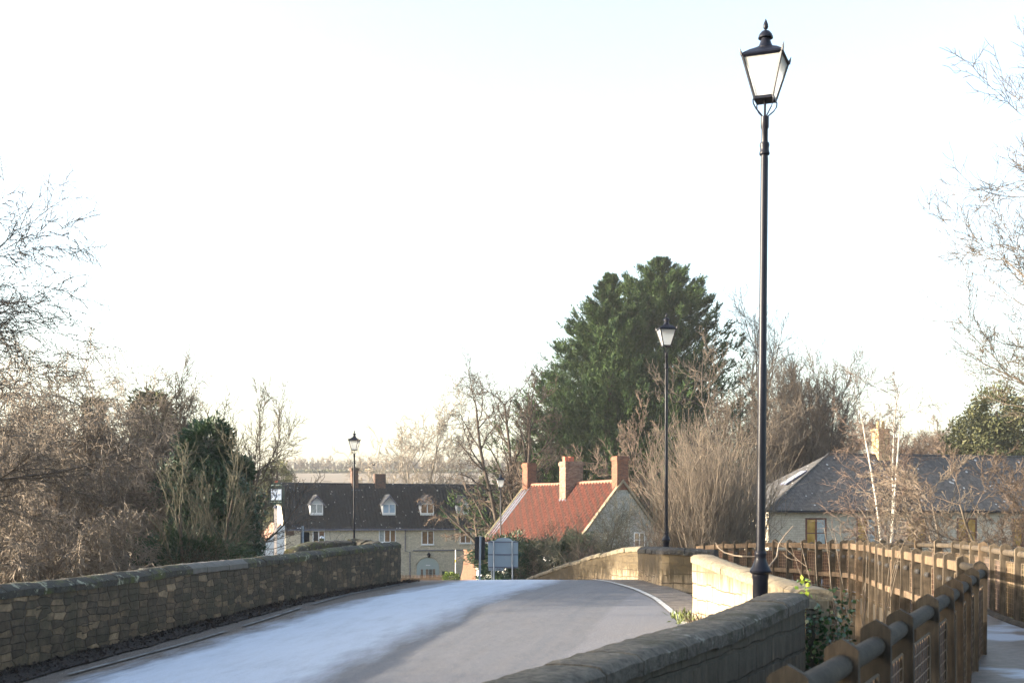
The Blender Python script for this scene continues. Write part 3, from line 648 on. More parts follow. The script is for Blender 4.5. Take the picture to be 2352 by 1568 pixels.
# ------------------------------------------------------------------ the inn
def build_inn():
    ang = math.radians(20); X0 = (655-CX)/F*104; fc = Facade(X0, 104, ang)
    g = .6; t = empty('inn', (X0, 104, g), ang); tag(t, 'long stone inn with a dark tiled roof and white gabled dormers behind the bridge', 'inn')
    L = 20.5; D = 6.4; ze = EZ-.97-g; zr = EZ+2.95-g
    wl = MB(); wl.prism([(0, 0), (D, 0), (D, ze), (D/2, zr-.12), (0, ze)], 'x', 0, L); wl.build('wall', 'inn_stone', t)
    rf = tiles('roof', 'inn_tile', t, -.12, L+.2, (-.25, ze-.12), (D/2, zr), .3, .03, 14, .03, 4)
    tiles('roof', 'inn_tile', t, -.12, L+.2, (D+.25, ze-.12), (D/2, zr), .6, .03, 7, .03, 3)
    MB().tube([(-.15, D/2, zr+.0), (L+.2, D/2, zr-.0)], .11, 8).build('ridge', 'inn_tile', t, True)
    MB().box(-.1, L, -.30, -.22, ze-.18, ze-.07).build('gutter', 'slate_trim', t)
    # dormers
    sl = (zr-ze)/(D/2)
    for (x0, x1, yt, y0, y1, mats) in [(712, 742, 1137, 1156, 1178.5, ['glass_net']), (878.5, 908.5, 1136, 1156, 1178.5, ['glass_blue']), (966, 996.5, 1137, 1156, 1179, ['glass_brown']), (1050, 1076, 1137, 1156, 1179, ['glass_net'])]:
        bk = .75
        s0, s1 = fc.sx(x0, bk), fc.sx(x1, bk); z0 = fc.z(x0, y1, bk)-g; z1 = fc.z(x0, y0, bk)-g; zp = fc.z(x0, yt, bk)-g; sm_ = (s0+s1)/2
        dm = MB(); dm.prism([(s0, z0-.15), (s1, z0-.15), (s1, z1), (sm_, zp-.12), (s0, z1)], 'y', bk, bk+2.2); d = dm.build('dormer', 'render_white', t)
        window(d, s0+.01, s1-.01, z0, z1-.02, bk-.01, mats, cols=2, fw=.07, sill=False)
        rm = MB(); e = .16
        for sg in (-1, 1):
            a = (sm_+sg*((s1-s0)/2+e), z1-.14); b = (sm_, zp+.02); th = .05
            rm.add([Vector((a[0], y, a[1]+q)) for q in (0, th) for y in (bk-.28, bk+2.6)]+[Vector((b[0], y, b[1]+q)) for q in (0, th) for y in (bk-.28, bk+2.6)],
                   [(0, 1, 5, 4), (2, 6, 7, 3), (0, 4, 6, 2), (1, 3, 7, 5), (0, 2, 3, 1), (4, 5, 7, 6)])
        rm.build('dormer_roof', 'inn_tile', d)
        bm = MB()
        for sg in (-1, 1):
            a = (sm_+sg*((s1-s0)/2+e-.01), z1-.18); b = (sm_, zp-.02)
            bm.add([Vector((p[0], y, p[1]+q)) for p in (a, b) for q in (-.13 if p is b else -.05, .03) for y in (bk-.34, bk-.285)], [(0, 2, 3, 1), (4, 5, 7, 6), (0, 4, 6, 2), (1, 3, 7, 5), (0, 1, 5, 4), (2, 6, 7, 3)])
        bm.build('bargeboard', 'slate_trim', d)
    for (x0, x1, y0, y1, c, mats) in [(718, 746, 1218, 1247, 2, ['glass_dark', 'glass_brown']), (870, 909, 1216, 1245, 3, ['glass_net', 'glass_brown', 'glass_brown']), (968, 996.5, 1218, 1250, 2, ['glass_brown']), (1056, 1082, 1218, 1247, 2, ['glass_brown'])]:
        s0, s1 = fc.sx(x0), fc.sx(x1); window(t, s0, s1, fc.z(x0, y1)-g, fc.z(x0, y0)-g, -.0, mats, cols=c, fw=.07)
    # arched sage doorway
    s0, s1 = fc.sx(957), fc.sx(1008.5); zt = fc.z(983, 1280)-g; zs = fc.z(983, 1303)-g; mid = (s0+s1)/2; hw = (s1-s0)/2
    arch = [(s0, 0), (s1, 0)]+[(mid+hw*math.cos(a), zs+(zt-zs)*math.sin(a)) for a in np.linspace(0, math.pi, 13)]
    d = MB().prism(arch, 'y', -.03, .05).build('door_surround', 'sage', t)
    ws = hw*2
    for (a, b, cols) in [(s0+ws*.16, s0+ws*.29, 1), (s0+ws*.38, s0+ws*.84, 3)]:
        window(d, a, b, .3, zs-.1, -.035, ['glass_brown', 'glass_dark', 'glass_brown'], 'sage', cols, 6, .035, .02, False)
    ar = MB(); pa = [(mid+(hw+.10)*math.cos(a), (zs+(zt-zs+.10)*math.sin(a))) for a in np.linspace(0, math.pi, 13)]
    ar.tube([(a, -.03, b) for a, b in pa], .05, 6); ar.build('arch_moulding', 'inn_stone', t, True)
    MB().box(mid-.2, mid+.2, -.06, -.035, zs+.18, zs+.26).build('name_plate', 'white_paint', t)
    sp = MB(); sy = -.08
    x1 = fc.sx(930); z0, z1 = fc.z(930, 1212)-g, fc.z(930, 1265)-g; x2 = fc.sx(941); x3 = fc.sx(1030)
    sp.tube([(x1, sy, z0), (x1, sy, z1), (x2, sy, z1-.08), (x2, sy, 0)], .045, 6); sp.build('drainpipe', 'slate_trim', t)
    MB().box(x2+.3, L-.1, -.07, -.002, z1+.0, z1+.09).build('string_course', 'slate_trim', t)
    xl = fc.sx(983.5); zl = fc.z(983.5, 1274)-g
    lm = MB(); lm.add([Vector((xl+sx*r, -.22+sy_*r, z)) for r, z in ((.07, zl-.2), (.13, zl+.08), (.02, zl+.26)) for sx, sy_ in ((-1, -1), (1, -1), (1, 1), (-1, 1))], [(j*4+i, j*4+(i+1) % 4, (j+1)*4+(i+1) % 4, (j+1)*4+i) for j in range(2) for i in range(4)]+[(0, 3, 2, 1), (8, 9, 10, 11)])
    lm.tube([(xl, 0, zl+.05), (xl, -.22, zl+.2)], .02, 5); lm.build('wall_lantern', 'black_metal', t)
    xb = fc.sx(1022); zb = fc.z(1022, 1314)-g
    MB().box(xb-.28, xb+.2, -.03, -.002, zb-.2, zb+.12).build('menu_board', 'green_sign', t)
    xb = fc.sx(690); zb = fc.z(690, 1226)-g
    MB().box(xb-1.3, xb-.55, -.02, -.001, fc.z(667, 1229)-g, fc.z(667, 1219)-g).build('brick_patch', 'brick_dark', t)
    for px in (686, 915): xb = fc.sx(px); z = fc.z(px, 1212)-g; MB().box(xb-.2, xb+.2, -.18, -.002, z-.12, z+.03).build('floodlight', 'white_paint', t)
    # chimneys
    for (x0, x1, yt, yb, mt, cap) in [(807, 825, 1073, 1120, 'brick_dark', 1), (862.5, 886, 1087.5, 1114, 'brick_dark', 0)]:
        bk = D/2-.35; s0, s1 = fc.sx(x0, bk), fc.sx(x1, bk); z1 = fc.z(x0, yt, bk)-g; z0 = fc.z(x0, yb, bk)-g-.6
        c = MB(); c.box(s0+.08*cap, s1-.08*cap, bk, bk+.75, z0, z1-.3*cap)
        if cap: c.box(s0+.02, s1-.02, bk-.05, bk+.8, z1-.75, z1-.68); c.box(s0, s1, bk-.06, bk+.81, z1-.3, z1-.15); c.box(s0-.04, s1+.04, bk-.1, bk+.85, z1-.15, z1-.04)
        ch = c.build('chimney', mt, t)
        if cap: MB().box(s0-.05, s1+.05, bk-.16, bk-.07, z0+.05, z0+.45).build('flashing', 'lead', ch)
build_inn()

# whitewashed outbuilding beside the inn
def build_annexe():
    ang = math.radians(20); p = P(598, 1187, 97); g = 1.2; t = empty('outbuilding', (p.x, p.y, g), ang); tag(t, 'whitewashed outbuilding with a rusty tiled roof at the left end of the inn', 'outbuilding')
    W = 1.95; H = EZ-.62-g
    MB().prism([(0, 0), (W, 0), (W, H), (W-.35, H-.02), (.05, H-1.9)], 'y', 0, 5).build('wall', 'render_white', t)
    m = MB(); m.add([(-.15, -.12, H-1.95), (W-.3, -.12, H+.06), (W-.3, 5.1, H+.06), (-.15, 5.1, H-1.95), (-.15, -.12, H-1.83), (W-.3, -.12, H+.16), (W-.3, 5.1, H+.16), (-.15, 5.1, H-1.83)], [(0, 1, 2, 3), (4, 5, 6, 7), (0, 1, 5, 4), (2, 3, 7, 6), (0, 3, 7, 4), (1, 2, 6, 5)])
    m.build('roof', 'rust_tile', t)
build_annexe()

# ------------------------------------------------------------------ red roofed cottage
def build_cottage():
    ang = math.atan2(.49, .87); W, L = 6.3, 11.8; g = 1.4; X0, Y0 = 4.05, 73.5
    t = empty('cottage', (X0, Y0, g), ang); tag(t, 'stone cottage with a steep red pantiled roof and three brick chimneys', 'cottage')
    ze, zr = EZ-1.42-g, EZ+2.17-g
    def hy(z): return z
    MB().prism([(0, 0), (W, 0), (W, ze), (W/2, zr-.1), (0, ze)], 'y', 0, L).build('wall', 'cottage_stone', t)
    # tiles helper works along x, so build in a child frame turned by 90 degrees
    def slope(sgn):
        nx = int(L/.36*6); V = []; rows = 15; ts = []
        for r in range(rows): ts += [(r/rows, 1.0), ((r+.999)/rows, 0.)]
        ex = -.3 if sgn < 0 else W+.3; A = (ex, ze-.30); B = (W/2, zr)
        Ls = math.hypot(B[0]-A[0], B[1]-A[1]); nxx, nzz = -(B[1]-A[1])/Ls*(-sgn)*-1, abs(B[0]-A[0])/Ls
        nxx = (zr-A[1])/Ls*sgn
        for tt, h in ts:
            # sprocketed eave: slightly flatter near the bottom
            f = tt; sag = -.10*math.sin(math.pi*min(1, tt*1.0))*.6
            for i in range(nx+1):
                y = .12+(L-.24)*i/nx; hh = .11*math.sin((i/6 % 1)*2*math.pi)+.025*h+.03+sag
                V.append((A[0]+(B[0]-A[0])*f+nxx*hh, y, A[1]+(B[1]-A[1])*f+nzz*hh))
        n = nx+1; Fc = [(j*n+i, j*n+i+1, (j+1)*n+i+1, (j+1)*n+i) for j in range(len(ts)-1) for i in range(nx)]
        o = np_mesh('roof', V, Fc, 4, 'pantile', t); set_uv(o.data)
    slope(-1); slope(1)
    rg = MB(); rg.tube([(W/2, .3, zr+.05), (W/2, 4.5, zr+.02), (W/2, 8, zr+.0), (W/2, L-.3, zr+.05)], .13, 8); rg.build('ridge', 'ridge', t, True)
    for y0, y1, nm, mt in [(-.12, .14, 'gable_coping', 'coping_tan'), (L-.02, L+.22, 'gable_coping', 'coping_olive'), (L-.85, L-.03, 'lead_verge', 'lead')]:
        m = MB(); hgt = .14 if mt != 'lead' else .10
        for sg in (-1, 1):
            a = (W/2+sg*(W/2+.28), ze-.32); b = (W/2, zr+.02)
            m.add([Vector((p[0], y, p[1]+q)) for p in (a, b) for q in (-.05, hgt) for y in (y0, y1)], [(0, 2, 3, 1), (4, 5, 7, 6), (0, 4, 6, 2), (1, 3, 7, 5), (0, 1, 5, 4), (2, 6, 7, 3)])
        m.build(nm, mt, t)
    def chim(x0, x1, y0, y1, z0, z1, mt, pots=0):
        c = MB(); c.box(x0, x1, y0, y1, z0, z1-.28); c.box(x0-.05, x1+.05, y0-.05, y1+.05, z1-.28, z1-.08); c.box(x0-.01, x1+.01, y0-.01, y1+.01, z1-.08, z1)
        ch = c.build('chimney', mt, t)
        for k in range(pots):
            yy = (y0+y1)/2; xx = x0+.25+(.42*k)
            MB().box(xx-.14, xx+.14, yy-.14, yy+.14, z1+.001, z1+.32).build('chimney_pot', 'terracotta', ch)
    chim(W/2-.35, W/2+.37, L-.75, L-.05, zr-.55, EZ+3.75-g, 'brick_orange')
    chim(W/2-.95, W/2+.40, 5.1, 5.85, zr-1.2, EZ+3.62-g, 'brick_buff', 2)
    MB().box(W/2-1.0, W/2-.90, 5.02, 5.93, zr-1.4, zr-1.0).build('flashing', 'lead', t)
    chim(W/2-.42, W/2+.42, -.05, .55, zr-.5, EZ+3.75-g, 'brick_orange')
    # gable window
    fc = Facade(X0, Y0, ang); s0, s1 = fc.sx(1456), fc.sx(1480.5); window(t, s0, s1, fc.z(1468, 1256)-g, fc.z(1468, 1222)-g, -.0, ['glass_dark'], cols=2, rows=2, fw=.05)
    # side windows below the eave on the long wall
    for y in (3.2, 7.5, 9.6):
        m = MB(); m.box(-.03, .03, y, y+.9, ze-1.35, ze-.35); w = m.build('window', 'white_paint', t)
        for k in range(2): MB().box(-.036, -.02, y+.06+k*.42, y+.42+k*.42, ze-1.27, ze-.43).build('pane', 'glass_dark', w)
build_cottage()

# ------------------------------------------------------------------ long hall on the right
def build_hall():
    ang = math.radians(14); p = P(1765, 1187, 70); g = EZ-2.9; t = empty('hall', (p.x, p.y, g), ang); tag(t, 'long single storey stone hall with a hipped grey slate roof on the right', 'building')
    fc = Facade(p.x, p.y, ang); ze = EZ+.42-g; zr = EZ+3.86-g; L = 30; D = 7.0; ax = fc.sx(1903, D/2)
    MB().box(0, L, 0, D, -1.5, ze).build('wall', 'hall_stone', t)
    o = .28; e = ze-.05
    V = [(-o, -o, e), (L+o, -o, e), (L+o, D+o, e), (-o, D+o, e), (ax, D/2, zr), (L-ax, D/2, zr)]
    m = MB(); m.add(V, [(0, 1, 5, 4), (1, 2, 5), (2, 3, 4, 5), (3, 0, 4), (0, 3, 2, 1)]); m.build('roof', 'slate', t)
    MB().box(-o-.03, L+o, -o-.09, -o+.0, e-.10, e+.02).build('gutter', 'black_metal', t)
    r = MB(); r.tube([V[0], V[4], V[5]], .08, 6); r.build('ridge', 'slate', t, True)
    cols = [['glass_ochre', 'glass_net'], ['glass_ochre', 'glass_net'], ['glass_ochre', 'glass_ochre'], ['glass_ochre', 'glass_ochre'], ['glass_ochre', 'glass_brown'], ['glass_ochre', 'glass_brown']]
    for (x0, x1), mt in zip([(1850, 1898), (1967, 2013), (2082, 2127), (2198, 2243), (2325, 2370)], cols):
        s0, s1 = fc.sx(x0), fc.sx(x1); z1 = fc.z(x0, 1189)-g
        window(t, s0, s1, z1-1.75, z1, 0, mt, 'dark_frame', 2, 2, .09, .03)
        MB().box(s0-.15, s1+.15, -.02, -.001, z1+.01, z1+.2).build('lintel', 'hall_stone', t)
    s = fc.sx(2052); MB().tube([(s, -.08, ze-.1), (s, -.08, 0)], .045, 6).build('drainpipe', 'slate_trim', t)
    # roof light in the left hip
    A, B, Cc = Vector(V[0]), Vector(V[3]), Vector(V[4]); n = (B-A).cross(Cc-A).normalized(); n = n if n.z > 0 else -n
    u = (B-A).normalized(); v = n.cross(u); v = v if v.z > 0 else -v
    o0 = A+u*2.6+v*3.0+n*.06; q = [o0, o0+u*.8, o0+u*.8+v*1.6, o0+v*1.6]
    m = MB(); m.add(q+[x+n*.07 for x in q], [(0, 1, 2, 3), (4, 5, 6, 7), (0, 1, 5, 4), (1, 2, 6, 5), (2, 3, 7, 6), (3, 0, 4, 7)]); rl_ = m.build('rooflight', 'slate_trim', t)
    q2 = [o0+u*.08+v*.1+n*.074, o0+u*.72+v*.1+n*.074, o0+u*.72+v*1.5+n*.074, o0+u*.08+v*1.5+n*.074]
    m = MB(); m.add(q2, [(0, 1, 2, 3)]); m.build('pane', 'glass_net', rl_)
    s0, s1 = fc.sx(2010, D/2), fc.sx(2036, D/2); zt = fc.z(2020, 985, D/2)-g
    c = MB(); c.box(s0, s1, D/2-.4, D/2+.4, zr-.8, zt-.15); c.box(s0-.05, s1+.05, D/2-.45, D/2+.45, zt-.15, zt); ch = c.build('chimney', 'sandstone', t)
    for k in range(2): MB().lathe([(.11, zt), (.09, zt+.5), (.11, zt+.52)], 8, Matrix.Translation((s0+.2+k*.35, D/2, 0))).build('chimney_pot', 'sandstone', ch)
build_hall()

# ------------------------------------------------------------------ signs and small things near the crest
def text(body, size, mat, parent, loc, rot=(math.pi/2, 0, 0), depth=.004):
    cu = bpy.data.curves.new('t', 'FONT'); cu.body = body; cu.size = size; cu.align_x = 'CENTER'; cu.align_y = 'CENTER'; cu.extrude = depth; cu.resolution_u = 2
    to = bpy.data.objects.new('t', cu); C.objects.link(to); bpy.context.view_layer.update()
    me = bpy.data.meshes.new_from_object(to.evaluated_get(bpy.context.evaluated_depsgraph_get())); bpy.data.objects.remove(to); me.materials.clear(); me.materials.append(M[mat])
    o = bpy.data.objects.new('lettering', me); link(o, parent); o.location = loc; o.rotation_euler = rot; return o
def build_inn_sign():
    d = 75; p = P(633, 1187, d); zb = 1.5; t = empty('inn_sign', (p.x, d, zb), 0); tag(t, 'hanging inn sign in a dark green frame on a weathered white post', 'pub sign')
    s = d/F; Z = lambda y: EZ-(y-HY)*s-zb; X = lambda x: (x-633)*s
    MB().box(-.08, .08, -.08, .08, 0, Z(1166)).build('post', 'pink_post', t)
    m = MB(); m.tube([(0, 0, Z(1166)), (0, 0, Z(1160))], [.14, .09], 8); m.build('post_cap', 'slate_trim', t)
    x0, x1, y0, y1 = X(616.5), X(652.5), Z(1161), Z(1119); f = .045
    fr = MB()
    for (a, b, c, e) in [(x0, x1, y0, y0+f), (x0, x1, y1-f, y1), (x0, x0+f, y0+f, y1-f), (x1-f, x1, y0+f, y1-f)]: fr.box(a, b, -.05, .05, c, e)
    fr.build('sign_frame', 'green_sign', t)
    bx0, bx1 = x0+.12, x1-.12; bd = MB().box(bx0, bx1, -.03, .03, y0+.07, y1-.06).build('sign_board', 'green_sign', t)
    px0, px1, pz0, pz1 = bx0+.04, bx1-.04, y0+.36, y1-.10; MB().box(px0, px1, -.036, -.031, pz0, pz1).build('painted_panel', 'sky_panel', bd)
    rr_ = random.Random(4); sk = MB(); cx = (px0+px1)/2
    for k in range(7): 
        a = rr_.uniform(0, 6.28); x = cx+rr_.uniform(-.16, .16); z = pz0+.14+rr_.uniform(0, .26); sk.tube([(x, -.04, z), (x+.10*math.cos(a), -.04, z+.08*math.sin(a)), (x+.16*math.cos(a+.5), -.04, z+.12*math.sin(a+.5))], .014, 4)
    sk.build('painted_figure', 'slate_trim', bd)
    for zz in (y0+.21,): text('The Mermaid Inn', .095, 'gold', bd, ((bx0+bx1)/2, -.036, zz+.02))
    hd = MB(); hz0, hz1 = y1+.03, y1+.30; mid = (x0+x1)/2
    hd.prism([(bx0, hz0), (bx1, hz0), (bx1, hz1-.1), (mid+.2, hz1-.03), (mid, hz1), (mid-.2, hz1-.03), (bx0, hz1-.1)], 'y', -.03, .03); h = hd.build('header_board', 'green_sign', t)
    text('GREENE KING', .105, 'gold', h, (mid, -.035, hz0+.10))
    MB().box(mid-.08, mid+.08, -.03, .03, hz1+.001, hz1+.12).build('crest', 'terracotta', t)
    e = P(683, 1212, 78); MB().tube([(0, 0, Z(1182)), (e.x-p.x, 3, e.z-zb)], .014, 4).build('guy_wire', 'slate_trim', t)
build_inn_sign()
def sign_pole(name, label, cat, x, ytop, d, zb, r=.045, lean=0):
    p = P(x, ytop, d); t = empty(name, (p.x, d, zb)); tag(t, label, cat); t.rotation_euler = (0, lean, 0)
    MB().tube([(0, 0, 0), (0, 0, p.z-zb)], r, 10).build('pole', 'steel', t, True); return t, p.z-zb
def rr_prof(x0, x1, z0, z1, r, top=0):
    pts = []
    for cx, cz, a0 in ((x1-r, z0+r, -90), (x1-r, z1-r, 0), (x0+r, z1-r, 90), (x0+r, z0+r, 180)):
        for k in range(5): a = math.radians(a0+k*22.5); pts.append((cx+r*math.cos(a), cz+r*math.sin(a)))
    return pts
t, h = sign_pole('road_sign', 'tall black back of a road sign on a grey pole left of the brick wall', 'road sign', 1101, 1231, 50, rz(50)-.2, .046, math.radians(.9))
s = 50/F; MB().prism(rr_prof(-12.5*s, 11*s, h-54*s, h-1*s, .05), 'y', .05, .075).build('sign_plate', 'blackboard', t)
t, h = sign_pole('road_sign', 'dark rounded road sign back on a grey pole seen over the left wall', 'road sign', 695, 1207, 48, 1.3, .052)
s = 48/F; MB().prism(rr_prof(-5*s, 15*s, h-60*s, h-14*s, .05), 'y', .055, .08).build('sign_plate', 'blackboard', t)
def big_sign():
    d = 56; s = d/F; p = P(1155.5, 1187, d); zb = rz(d)-.2; t = empty('road_sign', (p.x, d, zb)); tag(t, 'large grey sign back with an arched top on two poles behind the far lamp post', 'road sign')
    Z = lambda y: EZ-(y-HY)*s-zb; X = lambda x: (x-1155.5)*s
    pf = [(X(1121), Z(1304)), (X(1190), Z(1304)), (X(1190), Z(1243)), (X(1181), Z(1241.5))]+[(X(1157+20*math.cos(a)), Z(1242-8*math.sin(a))) for a in np.linspace(.15, math.pi-.15, 9)]+[(X(1130), Z(1241.5)), (X(1121), Z(1243))]
    MB().prism(pf, 'y', .06, .08).build('sign_plate', 'signback', t)
    for x in (1134.6, 1177): MB().tube([(X(x), 0, 0), (X(x), 0, Z(1242))], .035, 8).build('pole', 'steel', t, True)
    for y in (1244, 1273, 1302): MB().box(X(1121.5), X(1189.5), .036, .058, Z(y)-.025, Z(y)+.025).build('stiffener', 'slate_trim', t)
    d = 60; s2 = d/F; p = P(1139, 1187, d); t = empty('road_sign', (p.x, d, rz(d)-.2)); zb2 = rz(d)-.2; tag(t, 'smaller grey sign back low behind the large arched sign', 'road sign')
    Z2 = lambda y: EZ-(y-HY)*s2-zb2
    MB().box(-17*s2, 19*s2, .04, .06, Z2(1310), Z2(1262)).build('sign_plate', 'signback', t); MB().tube([(-9*s2, 0, 0), (-9*s2, 0, Z2(1262))], .035, 8).build('pole', 'steel', t, True)
big_sign()
def brick_gate():
    d = 92; ang = math.radians(-28); p = P(1066, 1187, d); g = 1.3; t = empty('brick_wall', (p.x, p.y, g), ang); tag(t, 'orange brick wall with a flared left edge and two white panels beside the sign poles', 'brick wall')
    zt = EZ-(1264-HY)/F*d-g
    pf = [(-.75, 0), (-.35, .55), (-.14, 1.2), (-.04, 1.9), (0, zt), (3.1, zt), (3.1, .9), (5.2, .8), (5.2, 0)]
    MB().prism(pf, 'y', 0, .35).build('wall_body', 'brick_pale', t)
    MB().box(-.06, 3.15, -.04, .39, zt+.002, zt+.09).build('coping', 'brick_pale', t)
    MB().box(1.02, 2.5, -.03, -.001, zt-1.42, zt-1.25).build('lintel', 'inn_stone', t)
    for x in (1.12, 1.75): MB().box(x, x+.42, -.05, -.001, 0, zt-1.44).build('white_panel', 'white_paint', t)
brick_gate()
def pickets():
    d = 98; t0 = P(915, 1187, d); t = empty('picket_fence', (t0.x, d, .9)); tag(t, 'low brown picket fence along the foot of the inn', 'fence')
    top = EZ-(1319-HY)/F*d-.9; pk = None
    MB().box(0, 3.95, 0, .04, top-.45, top-.36).build('rail', 'picket', t)
    for i in range(36):
        if pk is None: pk = MB().prism([(-.03, 0), (.03, 0), (.03, top-.05), (0, top), (-.03, top-.05)], 'y', -.03, -.005).build('picket', 'picket', t)
        else: q = pk.copy(); C.objects.link(q); q.parent = t; q.location = (i*.111, 0, 0)
pickets()
def small_posts():
    d = 94; p = P(1046.5, 1187, d); t = empty('marker_post', (p.x, d, 1.2)); tag(t, 'thin white marker post with a yellow band left of the brick wall', 'post')
    z = EZ-(1262-HY)/F*d-1.2; MB().tube([(0, 0, 0), (0, 0, z)], .04, 6).build('post', 'white_paint', t); MB().tube([(0, 0, z-.95), (0, 0, z-.75)], .06, 6).build('band', 'yellow', t)
    d = 60; p = P(739, 1187, d); z = EZ-(1230-HY)/F*d-1.2; t = empty('garden_post', (p.x, d, 1.2)); tag(t, 'stout grey green post with a rounded pale top just above the mossy hump of wall', 'post')
    MB().lathe([(.13, 0), (.12, z-.12)], 10).build('post', 'ivy_olive', t, True); MB().lathe([(.125, z-.118), (.10, z-.05), (.05, z-.01), (.01, z)], 10).build('cap', 'white_paint', t, True)
    d = 330; p = P(847, 1187, d); gzv = gz(p.x, d); z = EZ-(1064-HY)/F*d-gzv; t = MB().tube([(p.x, d, gzv), (p.x, d, gzv+z)], [.22, .12], 6).build('field_pole', 'bark_pale', None, True); tag(t, 'thin bare pole standing in the stubble field above the inn roof', 'pole')
small_posts()
def bird(x, y, d, label, flap=.5):
    p = P(x, y, d); m = MB(); m.tube([(-.22, 0, -.02), (-.1, 0, 0), (.05, 0, .02), (.16, 0, .03), (.24, 0, .03)], [.01, .05, .07, .045, .008], 8)
    for sg in (-1, 1): m.add([(-.08, sg*.03, .03), (.1, sg*.03, .04), (.02, sg*.3, .03+.28*flap), (-.12, sg*.48, .03+.42*flap), (-.12, sg*.3, .03+.2*flap), (-.08, sg*.03, .0), (.1, sg*.03, .01), (.02, sg*.3, .01+.28*flap)], [(0, 1, 2, 3, 4), (5, 6, 7, 3, 4), (0, 1, 6, 5), (1, 2, 7, 6)])
    o = m.build('bird', 'blackboard', None, True); o.location = p; o.rotation_euler = (0, 0, .9); tag(o, label, 'bird', 'birds')
bird(858, 1068, 150, 'small dark bird flying over the stubble field', .9)
bird(1789, 800, 92, 'small dark bird in the bare branches right of the near lamp post', .1)

# ------------------------------------------------------------------ vegetation
def tubes(segs, name, mat, parent, sides=3):
    A = np.array([[*s[0], *s[1], s[2], s[3]] for s in segs], dtype=np.float64)
    p, q, r0, r1 = A[:, :3], A[:, 3:6], A[:, 6], A[:, 7]; d = q-p; d /= (np.linalg.norm(d, axis=1)[:, None]+1e-9)
    ref = np.where(np.abs(d[:, 2:3]) < .9, np.array([[0, 0, 1.]]), np.array([[1., 0, 0]])); a = np.cross(d, ref); a /= np.linalg.norm(a, axis=1)[:, None]; b = np.cross(d, a)
    n = len(A); V = np.empty((n, 2*sides, 3))
    for k in range(sides):
        c, s = math.cos(2*math.pi*k/sides), math.sin(2*math.pi*k/sides); off = a*c+b*s
        V[:, k] = p+off*r0[:, None]; V[:, sides+k] = q+off*r1[:, None]
    base = (np.arange(n)*2*sides)[:, None, None]
    fc = np.array([[k, (k+1) % sides, sides+(k+1) % sides, sides+k] for k in range(sides)])[None]
    return np_mesh(name, V.reshape(-1, 3), (base+fc).reshape(-1, 4), 4, mat, parent)
def rv(r): return Vector((r.uniform(-1, 1), r.uniform(-1, 1), r.uniform(-1, 1)))
def grow(out, r, p, d, L, rad, lvl, S):
    n = S['n'][lvl]; st = L/n; last = lvl == len(S['n'])-1
    wig, tro = S['wig'][lvl], S['trop'][lvl]; tip = rad*S.get('tip', .35)
    for i in range(n):
        d = (d+rv(r)*wig+Vector((0, 0, tro))).normalized(); q = p+d*st
        ra = rad+(tip-rad)*i/n; rb = rad+(tip-rad)*(i+1)/n
        out[min(lvl, 1)].append((p, q, max(ra, S['min']), max(rb, S['min']*.8)))
        p = q
        if not last and (i+1)/n > S['st'][lvl]:
            k = S['ch'][lvl]; k = int(k)+(r.random() < k-int(k))
            for _ in range(k):
                ax = d.cross(rv(r)).normalized(); ang = math.radians(S['ang'][lvl]*r.uniform(.6, 1.3)); dd = (d*math.cos(ang)+ax*math.sin(ang)).normalized()
                if 'flat' in S: dd.z *= S['flat']; dd.normalize()
                grow(out, r, p, dd, L*S['len'][lvl]*r.uniform(.6, 1.15)*(1-.35*(i+1)/n), rb*S['rr'], lvl+1, S)
    return out
def bare_tree(name, label, x, d, zb, height, seed, S, mats, stems=1, spread=.0, r0=.2, group=None, lean=(0, 0), cat='tree', dy=0):
    r = random.Random(seed); p = P(x, HY, d); t = empty(name, (p.x, d, zb)); tag(t, label, cat, group); out = [[], []]
    for k in range(stems):
        a = r.uniform(0, 6.28); dd = Vector((math.cos(a)*spread+lean[0], math.sin(a)*spread+lean[1], 1)).normalized()
        grow(out, r, Vector((math.cos(a)*.06, math.sin(a)*.06, -.3)), dd, height*S['trunk']*r.uniform(.85, 1.08), r0*r.uniform(.75, 1.1), 0, S)
    tubes(out[0], 'trunk', mats[0], t, 6); tubes(out[1], 'crown', mats[1], t, 3)
    return t
def leaves(name, mat, parent, pts, size, r, up=0, aspect=.5, droop=0):
    """small leaf-sized quads at pts (Nx3 array)"""
    n = len(pts); rs = np.random.RandomState(r); d = rs.normal(size=(n, 3)); d[:, 2] += up; d /= np.linalg.norm(d, axis=1)[:, None]
    e = np.cross(d, rs.normal(size=(n, 3))); e /= np.linalg.norm(e, axis=1)[:, None]; sz = size*rs.uniform(.5, 1.3, size=(n, 1))
    V = np.stack([pts, pts+d*sz*.5+e*sz*aspect*.5, pts+d*sz, pts+d*sz*.5-e*sz*aspect*.5], 1)
    return np_mesh(name, V.reshape(-1, 3), np.arange(n*4).reshape(-1, 4), 4, mat, parent)
def blob_pts(n, c, rad, rs, shell=.55, lump=.35, seed=0):
    d = rs.normal(size=(n, 3)); d /= np.linalg.norm(d, axis=1)[:, None]
    lm = np.array([1+lump*noise.noise(Vector((v[0]*2.2+seed, v[1]*2.2, v[2]*2.2)))+lump*.5*noise.noise(Vector((v[0]*6+seed, v[1]*6, v[2]*6))) for v in d])
    rr2 = rs.uniform(shell, 1, n)**.6*lm; return np.array(c)+d*rr2[:, None]*np.array(rad)

